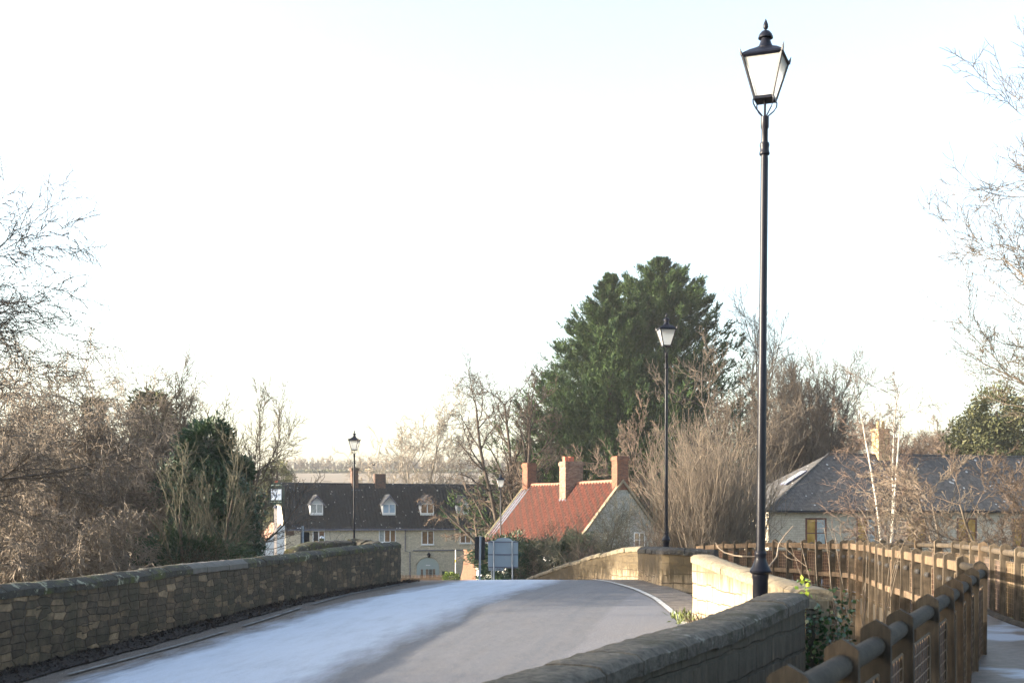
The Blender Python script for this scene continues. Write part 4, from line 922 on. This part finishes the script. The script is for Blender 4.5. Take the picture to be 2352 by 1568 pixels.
ST_OAK = dict(n=[6, 7, 5, 4, 3], wig=[.12, .22, .28, .35, .4], trop=[.05, .06, .05, .03, .02], st=[.35, .25, .2, .2], ch=[2.6, 1.7, 1.6, 1.4], ang=[48, 45, 45, 45], len=[.72, .58, .55, .5], rr=.62, min=.012, trunk=.55)
ST_UP = dict(n=[8, 7, 5, 4], wig=[.10, .18, .25, .3], trop=[.10, .14, .10, .06], st=[.2, .15, .1], ch=[2.2, 1.8, 1.5], ang=[35, 35, 38], len=[.55, .5, .5], rr=.55, min=.012, trunk=.75)
ST_POLL = dict(n=[6, 7, 6, 5], wig=[.18, .30, .34, .25], trop=[.03, .02, .16, .25], st=[.3, .2, .2], ch=[2.4, 2.0, 1.8], ang=[52, 55, 60], len=[.58, .5, .42], rr=.62, min=.018, trunk=.66)
ST_WILLOW = dict(n=[6, 8, 7, 7], wig=[.14, .20, .16, .10], trop=[.02, .02, -.04, -.16], st=[.25, .2, .1], ch=[3.2, 2.4, 2.3], ang=[50, 48, 55], len=[.75, .48, .55], rr=.52, min=.008, trunk=.55, tip=.3)
ST_SHRUB = dict(n=[6, 5, 4], wig=[.16, .28, .35], trop=[.04, .05, .03], st=[.15, .1], ch=[2.4, 2.0], ang=[40, 45], len=[.5, .5], rr=.55, min=.006, trunk=.8)
def st(base, **k): d = dict(base); d.update(k); return d

# big evergreen group
def conifer(name, label, x, ytop, d, zb, rad, seed, n=9000, dens=13, mat='conifer', power=.75, low=.06):
    p = P(x, ytop, d); H = p.z-zb; t = empty(name, (p.x, d, zb)); tag(t, label, 'tree')
    MB().tube([(0, 0, -.3), (0, 0, H*.5), (0, 0, H*.78)], [rad*.07, rad*.04, .03], 8).build('trunk', 'bark_dark', t, True)
    rs = np.random.RandomState(seed); nb = int(n/52)
    bf = low+(1-low)*(1-rs.uniform(0, 1, nb)**1.25*.995); ba = rs.uniform(0, 2*np.pi, nb)
    bR = rad*np.clip((1-bf)**power, 0, 1)*np.clip(.72+bf*3, 0, 1)*rs.uniform(.78, 1.22, nb)+.10
    bR *= np.array([1+.22*noise.noise(Vector((math.cos(v)*2.0+seed, math.sin(v)*2.0, u*6))) for v, u in zip(ba, bf)])
    idx = rs.randint(0, nb, n); q = rs.uniform(0, 1, n)**.62; core = rs.uniform(size=n) < .26
    q = np.where(core, rs.uniform(0, .6, n), q)
    wdt = (bR[idx]*.21+.10)*(1.07-q)**.95*np.where(core, 1.6, 1)
    A_, Rr, Z0 = ba[idx], bR[idx]*q, bf[idx]*H
    up_ = bR[idx]*(.10*q+.34*q*q)-.25*bR[idx]
    off = rs.normal(size=(n, 3))*wdt[:, None]*.55
    c = np.stack([np.cos(A_)*Rr, np.sin(A_)*Rr, np.clip(Z0+up_, .3, H*1.01)], 1)+off
    out = np.stack([np.cos(A_), np.sin(A_), .35+.9*q], 1)+off/(wdt[:, None]+.01)*.45+rs.normal(size=(n, 3))*.18; out /= np.linalg.norm(out, axis=1)[:, None]
    # each spray = dens narrow blades fanned along the spray direction
    K = dens; base = np.repeat(c, K, 0); od = np.repeat(out, K, 0); tt = rs.uniform(0, 1, (n*K, 1)); L = np.repeat(rs.uniform(.5, 1.0, (n, 1))*(rad*.05+.40)*(np.clip(bR[idx]/2.6, .5, 1)*(.85+.35*q))[:, None], K, 0)
    st0 = base+od*tt*L*.8; bd = od+rs.normal(size=(n*K, 3))*.55; bd /= np.linalg.norm(bd, axis=1)[:, None]
    e = np.cross(bd, rs.normal(size=(n*K, 3))); e /= np.linalg.norm(e, axis=1)[:, None]; bl = L*.40*(1.1-tt*.6)
    V = np.stack([st0-e*bl*.13, st0+bd*bl, st0+e*bl*.13], 1)
    np_mesh('crown', V.reshape(-1, 3), np.arange(n*K*3).reshape(-1, 3), 3, mat, t); return t
conifer('cypress_tree', 'tallest dark green cypress behind the middle lamp post', 1518, 600, 99, 1.2, 11.2, 1, 27000, 17, power=.64)
conifer('cypress_tree', 'second dark cypress with a narrow pointed top, left of the tallest one', 1402, 636, 95, 1.2, 12.4, 2, 22000, 17, power=.90)
conifer('cypress_tree', 'small dark evergreen half hidden behind bare branches right of the tall cypress', 1700, 765, 104, 2.5, 3.6, 3, 3500, 12, power=.6)
conifer('cypress_tree', 'low green cypress skirt behind the left cottage chimney', 1290, 840, 92, 1.2, 4.4, 5, 6000, 15, power=.5)
for i, (px_, py_) in enumerate([(-21, -2.5), (-20, 2.6), (-23, 6.6), (-27, 9.0), (-27, 2.5)]):  # out-of-view evergreens added to cast shade on the near parapet and fence
    c_ = conifer('cypress_tree', 'unseen evergreen tree added left of the photographer to shade the near parapet and fence', 1176, 100, 20, .8, 5.2, 30+i, 9000, 9, power=.35, low=.02); c_.location = (px_, py_, .8); c_['group'] = 'added shade evergreens beside the photographer'
def pine_side():
    p = P(1262, HY, 93); t = empty('pine_tree', (p.x, 93, 1.2)); tag(t, 'thin pine with tufted needle clumps at the left edge of the cypresses', 'tree'); r = random.Random(3); out = [[], []]; pts = []
    z = 0; tr = [Vector((.6, 0, 0)), Vector((.5, 0, 6)), Vector((.1, 0, 10)), Vector((.3, 0, 13.5))]
    for a, b in zip(tr, tr[1:]): out[0].append((a, b, .18, .14))
    for k in range(30):
        h = r.uniform(4, 13.6); b = Vector((.3, 0, h)); d = Vector((r.uniform(-1, .3), r.uniform(-1, 1), r.uniform(-.1, .5))).normalized(); L = r.uniform(.8, 1.9)
        q = b+d*L; out[1].append((b, q, .04, .02))
        for j in range(5): c = b.lerp(q, r.uniform(.5, 1))+rv(r)*.25; pts.append(blob_pts(45, c, (.28, .28, .2), np.random.RandomState(k*9+j), .1))
    tubes(out[0], 'trunk', 'bark_dark', t, 6); c = tubes(out[1], 'branches', 'bark_dark', t, 3); leaves('crown', 'pine', t, np.concatenate(pts), .22, 4, aspect=.25)
pine_side()

# bare trees behind the buildings
bare_tree('bare_tree', 'wide pale bare tree far behind the right end of the inn roof', 968, 150, 1.2, 24.5, 24, st(ST_OAK, min=.028, n=[5, 7, 6, 5, 4], st=[.1, .2, .2, .3], ch=[2.4, 1.6, 1.3, 1.0], len=[.82, .6, .55, .5]), ('bark_pale', 'bark_pale'), 2, .25, .38)
S_GAUNT = st(ST_POLL, n=[9, 6, 5, 4, 3], wig=[.09, .26, .32, .38, .4], trop=[.05, .02, .0, -.02, -.03], st=[.25, .15, .1, .1], ch=[1.8, 1.4, 1.2, .8], ang=[42, 46, 50, 50], len=[.38, .52, .5, .5], trunk=.82, min=.013)
bare_tree('bare_tree', 'gaunt dark many stemmed bare tree between the inn and the cottage', 1178, 88, 1.0, 17.0, 12, S_GAUNT, ('bark_dark', 'bark_dark'), 4, .16, .23)
bare_tree('bare_tree', 'drooping brown bare tree spreading over the right end of the inn', 1188, 86, 1.0, 11.5, 31, st(S_GAUNT, trop=[.0, -.04, -.07, -.08, -.06], ch=[1.6, 1.5, 1.1, .7]), ('bark_dark', 'twig_brown'), 4, .38, .17, lean=(-.34, 0))
bare_tree('bare_tree', 'slender bare tree rising behind the left cottage chimney', 1218, 100, 1.0, 13.0, 14, st(ST_UP, min=.016), ('bark_dark', 'bark_dark'), 2, .1, .12)
bare_tree('pollard_tree', 'knuckled pale brown bare tree behind the golden stemmed bush', 1660, 84, 1.2, 18.5, 15, ST_POLL, ('bark_grey', 'bark_grey'), 3, .22, .28)
bare_tree('bare_tree', 'bare tree in the gap left of the near lamp post', 1565, 80, 1.2, 15.0, 16, ST_POLL, ('bark_grey', 'twig_brown'), 2, .25, .2)
bare_tree('bare_tree', 'tall fine bare tree right behind the near lamp post', 1785, 98, 2.0, 21.5, 17, st(ST_UP, n=[9, 7, 6, 5], ch=[2.3, 2.0, 1.7], ang=[38, 38, 40], min=.014), ('bark_dark', 'bark_grey'), 2, .18, .25)
bare_tree('bare_tree', 'dark bushy bare tree behind the hip of the hall roof', 1845, 88, 3.2, 14.5, 18, st(ST_UP, n=[9, 7, 6, 5], ch=[2.4, 2.2, 1.8], min=.014), ('bark_dark', 'bark_grey'), 4, .32, .18)
bare_tree('bare_tree', 'dark bare tree leaning right above the hall roof hip', 1900, 92, 3.2, 14.0, 19, st(ST_UP, ch=[2.4, 2.2, 1.8], min=.014), ('bark_dark', 'bark_dark'), 4, .3, .17)
for i, (x, d, h, lab) in enumerate([(1960, 118, 16.5, 'brownish bare tree left of the hall chimney'), (2035, 120, 18.5, 'brownish bare tree directly behind the hall chimney'), (2100, 125, 18.0, 'bare tree between the hall chimney and the ivy covered tree'), (2160, 116, 16.5, 'bare tree just left of the ivy covered tree')]):
    bare_tree('bare_tree', lab, x, d, 2.5, h, 40+i, st(ST_OAK, min=.018, ch=[2.8, 2.0, 1.8, 1.5]), ('bark_grey', 'twig_brown'), 2, .25, .2, 'bare trees behind the hall')

# golden stemmed bush
def stem_bush(name, label, x, d, zb, h, spread, n, seed, mat, up=1.6, rmin=.01, twigs=3, cat='bush'):
    r = random.Random(seed); p = P(x, HY, d); t = empty(name, (p.x, d, zb)); tag(t, label, cat); segs = []
    for k in range(n):
        a = r.uniform(0, 6.28); rad = math.sqrt(r.random()); dr = Vector((math.cos(a)*rad*spread, math.sin(a)*rad*spread, 0)); q = dr*.22+Vector((0, 0, 0)); L = h*r.uniform(.55, 1.02)*(1-.22*rad*rad)
        dd = (dr*.13+Vector((0, 0, up))+rv(r)*.12).normalized(); m = 7; R = r.choice((.8, 1.0, 1.5, 3.2))*r.uniform(.8, 1.2)*rmin
        for i in range(m):
            dd = (dd+rv(r)*.19+Vector((0, 0, .06))).normalized(); e = q+dd*L/m; segs.append((q, e, R*(1-i/m*.7), R*(1-(i+1)/m*.7)))
            if i > 2:
                for _ in range(twigs-1 if i < 4 else twigs):
                    d2 = (dd+rv(r)*.6+Vector((0, 0, .2))).normalized(); l2 = L*r.uniform(.06, .26); segs.append((e, e+d2*l2, rmin*.8, rmin*.4))
            q = e
    tubes(segs, 'crown', mat, t, 3); return t
stem_bush('willow_bush', 'tall golden brown bush of upright stems right of the cottage', 1622, 62, 1.6, 9.0, 3.0, 560, 50, 'twig_gold', 1.5, .014, 3)
stem_bush('willow_bush', 'smaller reddish stemmed bush against the right cottage chimney', 1520, 66, 1.6, 5.6, .8, 50, 51, 'twig_brown', 1.7, .014, 3)
stem_bush('willow_bush', 'golden brown bush behind the near lamp post beside the hall', 1705, 63, 2.2, 7.0, 2.2, 200, 52, 'twig_gold', 1.5, .014, 3)
# shrubs in front of the cottage
for i, (x, d, h, sd, lab, mt) in enumerate([(1395, 56, 5.4, 60, 'dark bare shrub in front of the cottage gable corner', 'twig_grey'), (1340, 58, 4.2, 61, 'dense bare shrub in front of the cottage roof eave', 'twig_grey'), (1290, 60, 4.0, 63, 'thin bare shrub in front of the left part of the red roof', 'bark_grey'), (1370, 54, 3.2, 64, 'purplish low shrub just above the far parapet', 'twig_birch')]):
    bare_tree('bare_shrub', lab, x, d, 1.3, h+1.2, sd, st(ST_SHRUB, n=[7, 6, 5], ch=[3.0, 2.6], min=.007), ('bark_grey', mt), 8, .42, .04, 'bare shrubs in front of the cottage', cat='shrub')
def leafy(name, label, x, y, d, rad, n, size, mat, seed, cat='bush', zoff=0):
    p = P(x, y, d); gzv = gz(p.x, d); t = empty(name, (p.x, d, gzv)); tag(t, label, cat); rs = np.random.RandomState(seed)
    h = p.z-gzv+zoff; pts = blob_pts(n, (0, 0, h), rad, rs, .45, .5, seed)
    r = random.Random(seed); out = [[], []]
    for k in range(6): grow(out, r, Vector((0, 0, -.1)), Vector((r.uniform(-.4, .4), r.uniform(-.4, .4), 1)).normalized(), max(.5, h), .05, 0, st(ST_SHRUB, n=[5, 4], st=[.3], ch=[1.5], ang=[40], len=[.5]))
    tubes(out[0]+out[1], 'trunk', 'bark_dark', t, 4); leaves('crown', mat, t, pts, size, seed); return t
leafy('evergreen_bush', 'dark green bush right of the arched sign below the red roof', 1262, 1290, 62, (1.6, 1.3, 1.1), 9000, .16, 'ivy', 70)
leafy('evergreen_bush', 'low dark bush between the arched sign and the far parapet', 1215, 1312, 66, (1.2, 1.2, .8), 6000, .16, 'ivy', 71)
leafy('evergreen_bush', 'dark green bush above the far parapet in front of the cottage wall', 1320, 1268, 60, (1.1, 1.2, .9), 6000, .15, 'ivy', 72)
leafy('evergreen_bush', 'dark bush hiding the foot of the cottage wall behind the arched sign', 1168, 1292, 70, (2.0, 1.3, 1.5), 12000, .16, 'ivy', 74)
leafy('green_shrub', 'bright green low shrub at the end of the picket fence', 1036, 1326, 88, (.55, .5, .35), 1800, .12, 'shrub_green', 73)
# left side
def ivy_tree(name, label, x, y, d, rad, n, size, mat, seed, lumps):
    p = P(x, HY, d); gzv = gz(p.x, d); t = empty(name, (p.x, d, gzv)); tag(t, label, 'tree'); rs = np.random.RandomState(seed); P_ = []
    top = EZ-(y-HY)/F*d-gzv
    MB().tube([(0, 0, -.2), (.1, 0, top*.5), (0, .1, top*.9)], [.35, .25, .08], 7).build('trunk', 'bark_dark', t, True)
    for k, (dx, dy_, f, rr3) in enumerate(lumps): P_.append(blob_pts(int(n*rr3*rr3), (dx, dy_, top*f), (rad*rr3, rad*rr3, rad*rr3*1.1), rs, .35, .5, seed+k))
    leaves('crown', mat, t, np.concatenate(P_), size, seed); return t
ivy_tree('ivy_clad_tree', 'dark ivy covered tree left of the inn sign', 480, 968, 44, 1.75, 24000, .15, 'ivy', 80, [(0, 0, .90, .5), (-.4, .3, .76, .75), (.45, .2, .64, .75), (0, 0, .48, .95), (.6, 0, .33, .8), (-.7, .2, .4, .9), (0, 0, .15, 1.0), (-1.2, .6, .2, .9), (.7, .2, .12, .8)])
ivy_tree('ivy_clad_tree', 'low dark ivy mass between the willows and the tall ivy covered tree', 405, 1085, 47, 1.3, 16000, .15, 'ivy', 87, [(0, 0, .85, .8), (-.4, 0, .6, 1.1), (.5, .2, .5, 1.0), (0, 0, .3, 1.3), (-.9, .2, .25, 1.0)])
ivy_tree('ivy_clad_tree', 'smaller ivy covered clump at the right edge of the dark trees beside the inn sign', 545, 1045, 48, .85, 15000, .15, 'ivy', 81, [(0, 0, .90, .7), (-.3, 0, .7, .9), (.15, 0, .5, 1.0), (0, 0, .25, 1.1)])
ivy_tree('ivy_clad_tree', 'olive ivy topped tree behind the brown willows', 350, 885, 60, 1.5, 9000, .18, 'ivy_olive', 82, [(0, 0, .88, .7), (.3, 0, .75, 1.0), (-.2, 0, .55, 1.2), (.4, 0, .35, 1.2), (0, 0, .15, 1.2)])
ivy_tree('ivy_clad_tree', 'olive green top of a tree behind the willows on the left', 215, 905, 64, .8, 5000, .18, 'ivy_olive', 83, [(0, 0, .93, .7), (.2, 0, .8, .9), (0, 0, .6, 1.2)])
ivy_tree('ivy_clad_tree', 'olive ivy covered tree at the right edge above the hall', 2290, 905, 88, 2.3, 9000, .22, 'ivy_olive', 84, [(0, 0, .88, .8), (-1.6, 0, .72, .95), (1.6, 0, .75, 1.0), (0, 0, .5, 1.3), (-2.2, .2, .45, 1.1), (2.5, 0, .5, 1.2)])
ivy_tree('round_tree', 'small round olive tree above the left end of the inn roof', 636, 1048, 125, 1.7, 4500, .22, 'ivy_olive', 85, [(0, 0, .80, 1.05), (-.6, 0, .66, 1.1), (.7, 0, .6, 1.1), (0, 0, .4, 1.3)])
W_ = st(ST_WILLOW, min=.013, ch=[3.0, 2.1, 1.7])
for i, (x, d, h, sd, lab, ln) in enumerate([(40, 42, 15.8, 90, 'brown weeping willow at the left edge of the picture', 0), (165, 45, 15.8, 91, 'broad brown weeping willow second from the left edge', 0), (280, 47, 14.2, 92, 'brown weeping willow left of the ivy covered tree', 0), (345, 49, 12.6, 93, 'rightmost weeping willow touching the ivy covered tree', 0), (100, 54, 18.0, 94, 'tall fine twigged willow behind the other willows', 0), (235, 40, 9.0, 95, 'low drooping willow just behind the left parapet', 0), (110, 39, 8.6, 96, 'low tangled willow behind the mossy end of the left parapet', 0)]):
    bare_tree('weeping_willow', lab, x, d, .5, h, sd, W_, ('bark_grey', 'twig_willow'), 3, .35, .2, 'willows on the left bank')
bare_tree('bare_tree', 'grey bare tree spreading above the dark ivy left of the inn sign', 470, 50, .8, 12.3, 100, st(ST_UP, n=[8, 8, 6, 5], ch=[2.3, 2.1, 1.9], ang=[40, 40, 42], min=.009, trunk=.72), ('bark_grey', 'bark_grey'), 3, .32, .15)
bare_tree('bare_tree', 'grey green bare tree in front of the dark ivy', 452, 40, .8, 9.2, 101, st(ST_UP, min=.008, ch=[2.2, 1.7, 1.3]), ('bark_grey', 'twig_grey'), 2, .2, .12)
bare_tree('bare_shrub', 'grey green bare shrub just above the left parapet beside the inn sign', 540, 42, 1.0, 4.0, 102, st(ST_SHRUB, n=[7, 6, 5], ch=[2.4, 2.2], min=.006), ('bark_grey', 'twig_grey'), 7, .5, .035, cat='shrub')
bare_tree('bare_shrub', 'thin bare shrub whose twigs cross the inn sign', 625, 46, 1.0, 7.4, 103, st(ST_SHRUB, n=[7, 6, 5], ch=[1.0, .8], min=.007), ('bark_grey', 'bark_dark'), 3, .5, .03, lean=(-.25, 0), cat='shrub')
leafy('evergreen_bush', 'dark bush low behind the left parapet under the ivy tree', 430, 1290, 40, (2.0, 1.0, 1.0), 8000, .13, 'ivy', 104)
for x_, d_, h_, sd_, lab_ in [(10, 58, 12.8, 111, 'fine pale bare tree behind the willows at the left edge'), (110, 60, 12.8, 112, 'fine pale bare tree rising above the middle willows'), (215, 62, 10.5, 113, 'fine pale bare tree left of the olive ivy topped tree')]:
    bare_tree('bare_tree', lab_, x_, d_, .6, h_, sd_, st(ST_UP, n=[8, 8, 6, 5], ch=[2.8, 2.3, 2.0], ang=[40, 40, 42], min=.011, trunk=.68), ('bark_grey', 'bark_grey'), 4, .3, .15)
S_EDGE = st(ST_OAK, n=[7, 9, 8, 6, 5], wig=[.08, .12, .2, .28, .3], trop=[.03, .01, .0, -.03, -.05], ch=[2.2, 1.8, 1.7, 1.5], ang=[55, 38, 38, 40], len=[.8, .5, .5, .45], min=.0065, rr=.52, st=[.2, .25, .15, .1])
bare_tree('bare_tree', 'large bare tree reaching in from the left edge high above the willows', -590, 28, .5, 21.5, 114, st(S_EDGE, st=[.42, .2, .15, .1], ch=[2.8, 2.2, 1.9, 1.5]), ('bark_dark', 'bark_grey'), 3, .12, .22)
# right side
bare_tree('bare_tree', 'large bare tree reaching in from the right edge of the picture', 2860, 27, 3.2, 21.0, 126, st(S_EDGE, st=[.28, .2, .15, .1], ch=[2.6, 2.0, 1.7, 1.3], trop=[.04, .04, .05, .05, .04]), ('bark_grey', 'bark_grey'), 3, .16, .16)
S_BIRCH = st(ST_UP, n=[11, 7, 5, 4], wig=[.05, .18, .3, .35], trop=[.06, .02, -.02, -.05], st=[.25, .15, .1], ch=[2.0, 1.6, 1.3], ang=[48, 42, 45], len=[.34, .5, .5], min=.007, trunk=.95, rr=.42)
bare_tree('birch_tree', 'white stemmed birch in front of the hall with reddish twigs', 2030, 44, 3.4, 8.2, 121, S_BIRCH, ('bark_birch', 'twig_birch'), 3, .06, .075)
bare_tree('bare_tree', 'pale twisted bare tree in front of the ivy covered tree at the right', 2215, 38, 3.3, 7.4, 122, st(S_EDGE, min=.008, ch=[1.5, 1.2, .9, .7], trop=[.03, .03, .03, .02, .02]), ('twig_gold', 'twig_gold'), 2, .4, .07)
bare_tree('bare_tree', 'pale twisted bare tree at the right edge above the outer fence', 2320, 36, 3.3, 7.4, 123, st(S_EDGE, min=.008, ch=[1.4, 1.2, .9, .6], trop=[.03, .03, .03, .02, .02]), ('twig_gold', 'twig_brown'), 3, .4, .07)
bare_tree('bare_shrub', 'reddish brown twiggy shrub left of the birch', 1950, 46, 3.3, 4.4, 125, st(ST_SHRUB, ch=[1.8, 1.5], min=.008), ('twig_grey', 'twig_birch'), 3, .5, .03, cat='shrub')
bare_tree('bare_shrub', 'tangle of bare bramble stems between the near wall and the fence', 1985, 17.5, 3.3, 2.1, 130, st(ST_SHRUB, wig=[.3, .4, .4], ch=[1.6, 1.5], min=.0035), ('twig_brown', 'twig_brown'), 16, .7, .007, cat='shrub')
bare_tree('bare_shrub', 'pale pinkish upright stems rising in front of the curved fence', 1955, 19, 3.3, 4.1, 131, st(ST_SHRUB, n=[7, 4, 3], wig=[.10, .2, .3], ch=[.3, .6], ang=[28, 35], min=.0045), ('twig_gold', 'twig_gold'), 9, .30, .011, cat='shrub')
bare_tree('bare_shrub', 'dark undergrowth twigs at the foot of the curved fence', 2060, 16, 3.0, 1.8, 132, st(ST_SHRUB, wig=[.3, .4, .4], ch=[1.8, 1.8], min=.003), ('bark_dark', 'bark_dark'), 16, .9, .007, cat='shrub')
def stray_branch(pts, label, r0=.012):
    ps = [P(*p) for p in pts]; t = MB().tube([p for p in ps], [r0*(1-.6*i/(len(ps)-1)) for i in range(len(ps))], 6).build('bare_branch', 'twig_gold', None, True); tag(t, label, 'branch')
stray_branch([(1735, 1278, 15.5), (1705, 1277, 15.5), (1688, 1275, 15.6), (1664, 1268, 15.7), (1650, 1258, 15.8), (1644, 1246, 15.9)], 'pale bare shoot arching left from behind the near lamp post')
stray_branch([(1752, 1318, 15.2), (1784, 1278, 15.8), (1788, 1250, 16), (1800, 1232, 16), (1822, 1207, 16)], 'pale bare shoot curving up right of the near lamp post')
# ivy over the wall corner
def corner_ivy():
    rs = np.random.RandomState(5); t = empty('ivy_plant', (3.9, 14.2, 3.2)); tag(t, 'ivy hanging down the corner of the near parapet', 'ivy'); o = np.array([3.9, 14.2, 3.2]); pts = []
    for k in range(24):
        x = rs.uniform(3.18, 3.72); y = 13.05+(x-3.15)*.35+rs.uniform(-.12, .1); zt_ = EZ-.95-rs.uniform(0, .15); L = rs.uniform(.5, 1.7)
        m = int(L*34); z = np.linspace(zt_, zt_-L, m); pts.append(np.stack([x+np.cumsum(rs.normal(size=m)*.012), y+rs.normal(size=m)*.05, z], 1))
    leaves('dark_leaves', 'ivy_near', t, np.concatenate(pts)-o, .052, 6, aspect=.9)
    pts = []
    for k in range(5):
        c = P(rs.uniform(1828, 1885), rs.uniform(1335, 1400), 13.0+rs.uniform(-.1, .4)); pts.append(np.array(c)+rs.normal(size=(11, 3))*.045)
    leaves('lime_leaves', 'ivy_lime', t, np.concatenate(pts)-o, .055, 8, aspect=.95)
    pts = []
    for k in range(5):
        c = P(rs.uniform(1850, 1945), rs.uniform(1345, 1400), 13.5+rs.uniform(-.1, 1.6)); pts.append(np.array(c)+rs.normal(size=(22, 3))*.07)
    leaves('green_leaves', 'ivy_near', t, np.concatenate(pts)-o, .055, 9, aspect=.9)
    # stone pier behind the ivy
corner_ivy()
pr = wall_run('short stone end pier behind the hanging ivy at the parapet corner', [(3.16, 13.1, EZ-.86, .4), (3.50, 13.6, EZ-.93, .4)], .3, 'stone_near', 'coping_tan', .13, .02, 1, .012, .5, 21)
def weeds():
    rs = np.random.RandomState(9); p = P(1575, 1400, 20.5); t = empty('weed_tuft', (p.x, p.y, rz(20.5))); tag(t, 'tuft of green and reddish weeds at the foot of the sunlit wall end', 'weeds')
    n = 150; b = np.stack([rs.uniform(-.25, .15, n), rs.uniform(-.9, .5, n), np.zeros(n)], 1); leaves('leaves', 'grass', t, b+np.stack([np.zeros(n), np.zeros(n), rs.uniform(0, .1, n)], 1), .16, 3, up=1.2, aspect=.15)
    n = 60; b = np.stack([rs.uniform(-.1, .15, n), rs.uniform(-1.6, -.6, n), np.zeros(n)], 1); leaves('dead_stems', 'twig_brown', t, b, .26, 4, up=2.0, aspect=.06)
weeds()
def gutter_leaves():
    rs = np.random.RandomState(19); n = 5000; d = rs.uniform(5, 33, n); f = rs.uniform(0, 1, n)**1.7
    pts = np.array([(rl(a)+.02+b*interp(a, [2, 14, 22, 32], [.75, .62, .5, .3]), a, rz(a)+.012) for a, b in zip(d, f)])
    o = leaves('fallen_leaves', 'litter', None, pts, .055, 21, aspect=.8); o['kind'] = 'stuff'; o['label'] = 'fallen leaves and dirt along the foot of the left parapet'; o['category'] = 'leaf litter'
gutter_leaves()
# hilltop tree row and hedge
def hill_row():
    S = st(ST_OAK, n=[4, 4, 4, 3], min=.05, trunk=.5, st=[.2, .2, .2], ch=[2.4, 2, 1.6], len=[.7, .6, .5], wig=[.1, .2, .25, .3], ang=[35, 40, 45]); out = [[], []]; r = random.Random(77)
    protos = []
    for k in range(3):
        out = [[], []]; grow(out, r, Vector((0, 0, -.2)), Vector((0, 0, 1)), 3.6, .14, 0, S); o = tubes(out[0]+out[1], 'hill_tree', 'bark_pale', None, 3); protos.append(o)
    for i in range(120):
        x = 640+i*6.1+r.uniform(-2, 2); d = 418+r.uniform(-4, 4); p = P(x, HY, d); o = protos[i % 3] if i < 3 else protos[i % 3].copy()
        if i >= 3: C.objects.link(o)
        o.location = (p.x, d, gz(p.x, d)); o.rotation_euler = (0, 0, r.uniform(0, 6)); s = r.uniform(.8, 1.2); o.scale = (s, s, s); tag(o, 'small pale bare tree in the even row along the hilltop', 'tree', 'row of bare trees on the hilltop')
    n = 14000; rs = np.random.RandomState(3); xs = rs.uniform(-110, 60, n); pts = np.stack([xs, 410+rs.uniform(-1, 1, n), np.array([gz(x, 410) for x in xs])+rs.uniform(0, 1.0, n)], 1)
    o = leaves('hedge', 'ivy_olive', None, pts, .7, 4); tag(o, 'low dark hedge along the top of the stubble field', 'hedge')
hill_row()
# distant wood to the right of the field
for i, (x, d, h) in enumerate([(1080, 240, 11), (1110, 250, 12), (1140, 235, 11), (1175, 250, 12.5), (1205, 240, 12), (1235, 250, 12.5), (1050, 260, 10), (1265, 240, 12)]):
    bare_tree('bare_tree', 'hazy bare tree in the thicket on the slope behind the cottage chimney', x, d, gz((x-CX)/F*d, d), h*.8, 140+i % 3, st(ST_OAK, n=[4, 5, 4, 4], min=.05, st=[.2, .2, .2], ch=[2.4, 1.8, 1.4], wig=[.12, .22, .3, .35], ang=[48, 45, 45], len=[.75, .6, .55]), ('bark_pale', 'twig_brown'), 2, .2, .2, 'thicket on the slope')
# pale building seen at the left edge through the willows
def left_house():
    p = P(-30, HY, 70); t = empty('house', (p.x-4, 70, .4), .1); tag(t, 'pale rendered house glimpsed through the willows at the left edge', 'house')
    MB().box(0, 6, 0, 5, 0, 4.6).build('wall', 'render_white', t); m = MB(); m.prism([(-.3, 4.55), (5.3, 4.55), (2.5, 6.4)], 'x', -.3, 6.3); m.build('roof', 'slate', t)
    window(t, 3.9, 5.0, 2.0, 3.2, 0, ['glass_dark'])
    p = P(290, HY, 62); t = empty('shed', (p.x, 62, .6), 0); tag(t, 'low white shed with a green edge glimpsed behind the left parapet', 'shed')
    z = EZ-(1303-HY)/F*62-.6; MB().box(0, 2.1, 0, 2, 0, z-.06).build('wall', 'render_white', t); MB().box(-.1, 2.2, -.1, 2.1, z-.058, z).build('roof', 'green_sign', t)
left_house()
# thin morning haze
def haze():
    m = bpy.data.materials.new('haze'); m.use_nodes = True; nt_ = m.node_tree; nt_.nodes.clear(); o = nt_.nodes.new('ShaderNodeOutputMaterial'); v = nt_.nodes.new('ShaderNodeVolumePrincipled')
    v.inputs['Color'].default_value = (.95, .96, 1, 1); v.inputs['Density'].default_value = HAZE; v.inputs['Anisotropy'].default_value = .3; nt_.links.new(v.outputs[0], o.inputs['Volume'])
    b = MB().box(-1600, 1600, -300, 2600, -1, 45).build('haze', m); b['kind'] = 'stuff'
HAZE = .0003
if HAZE: haze()
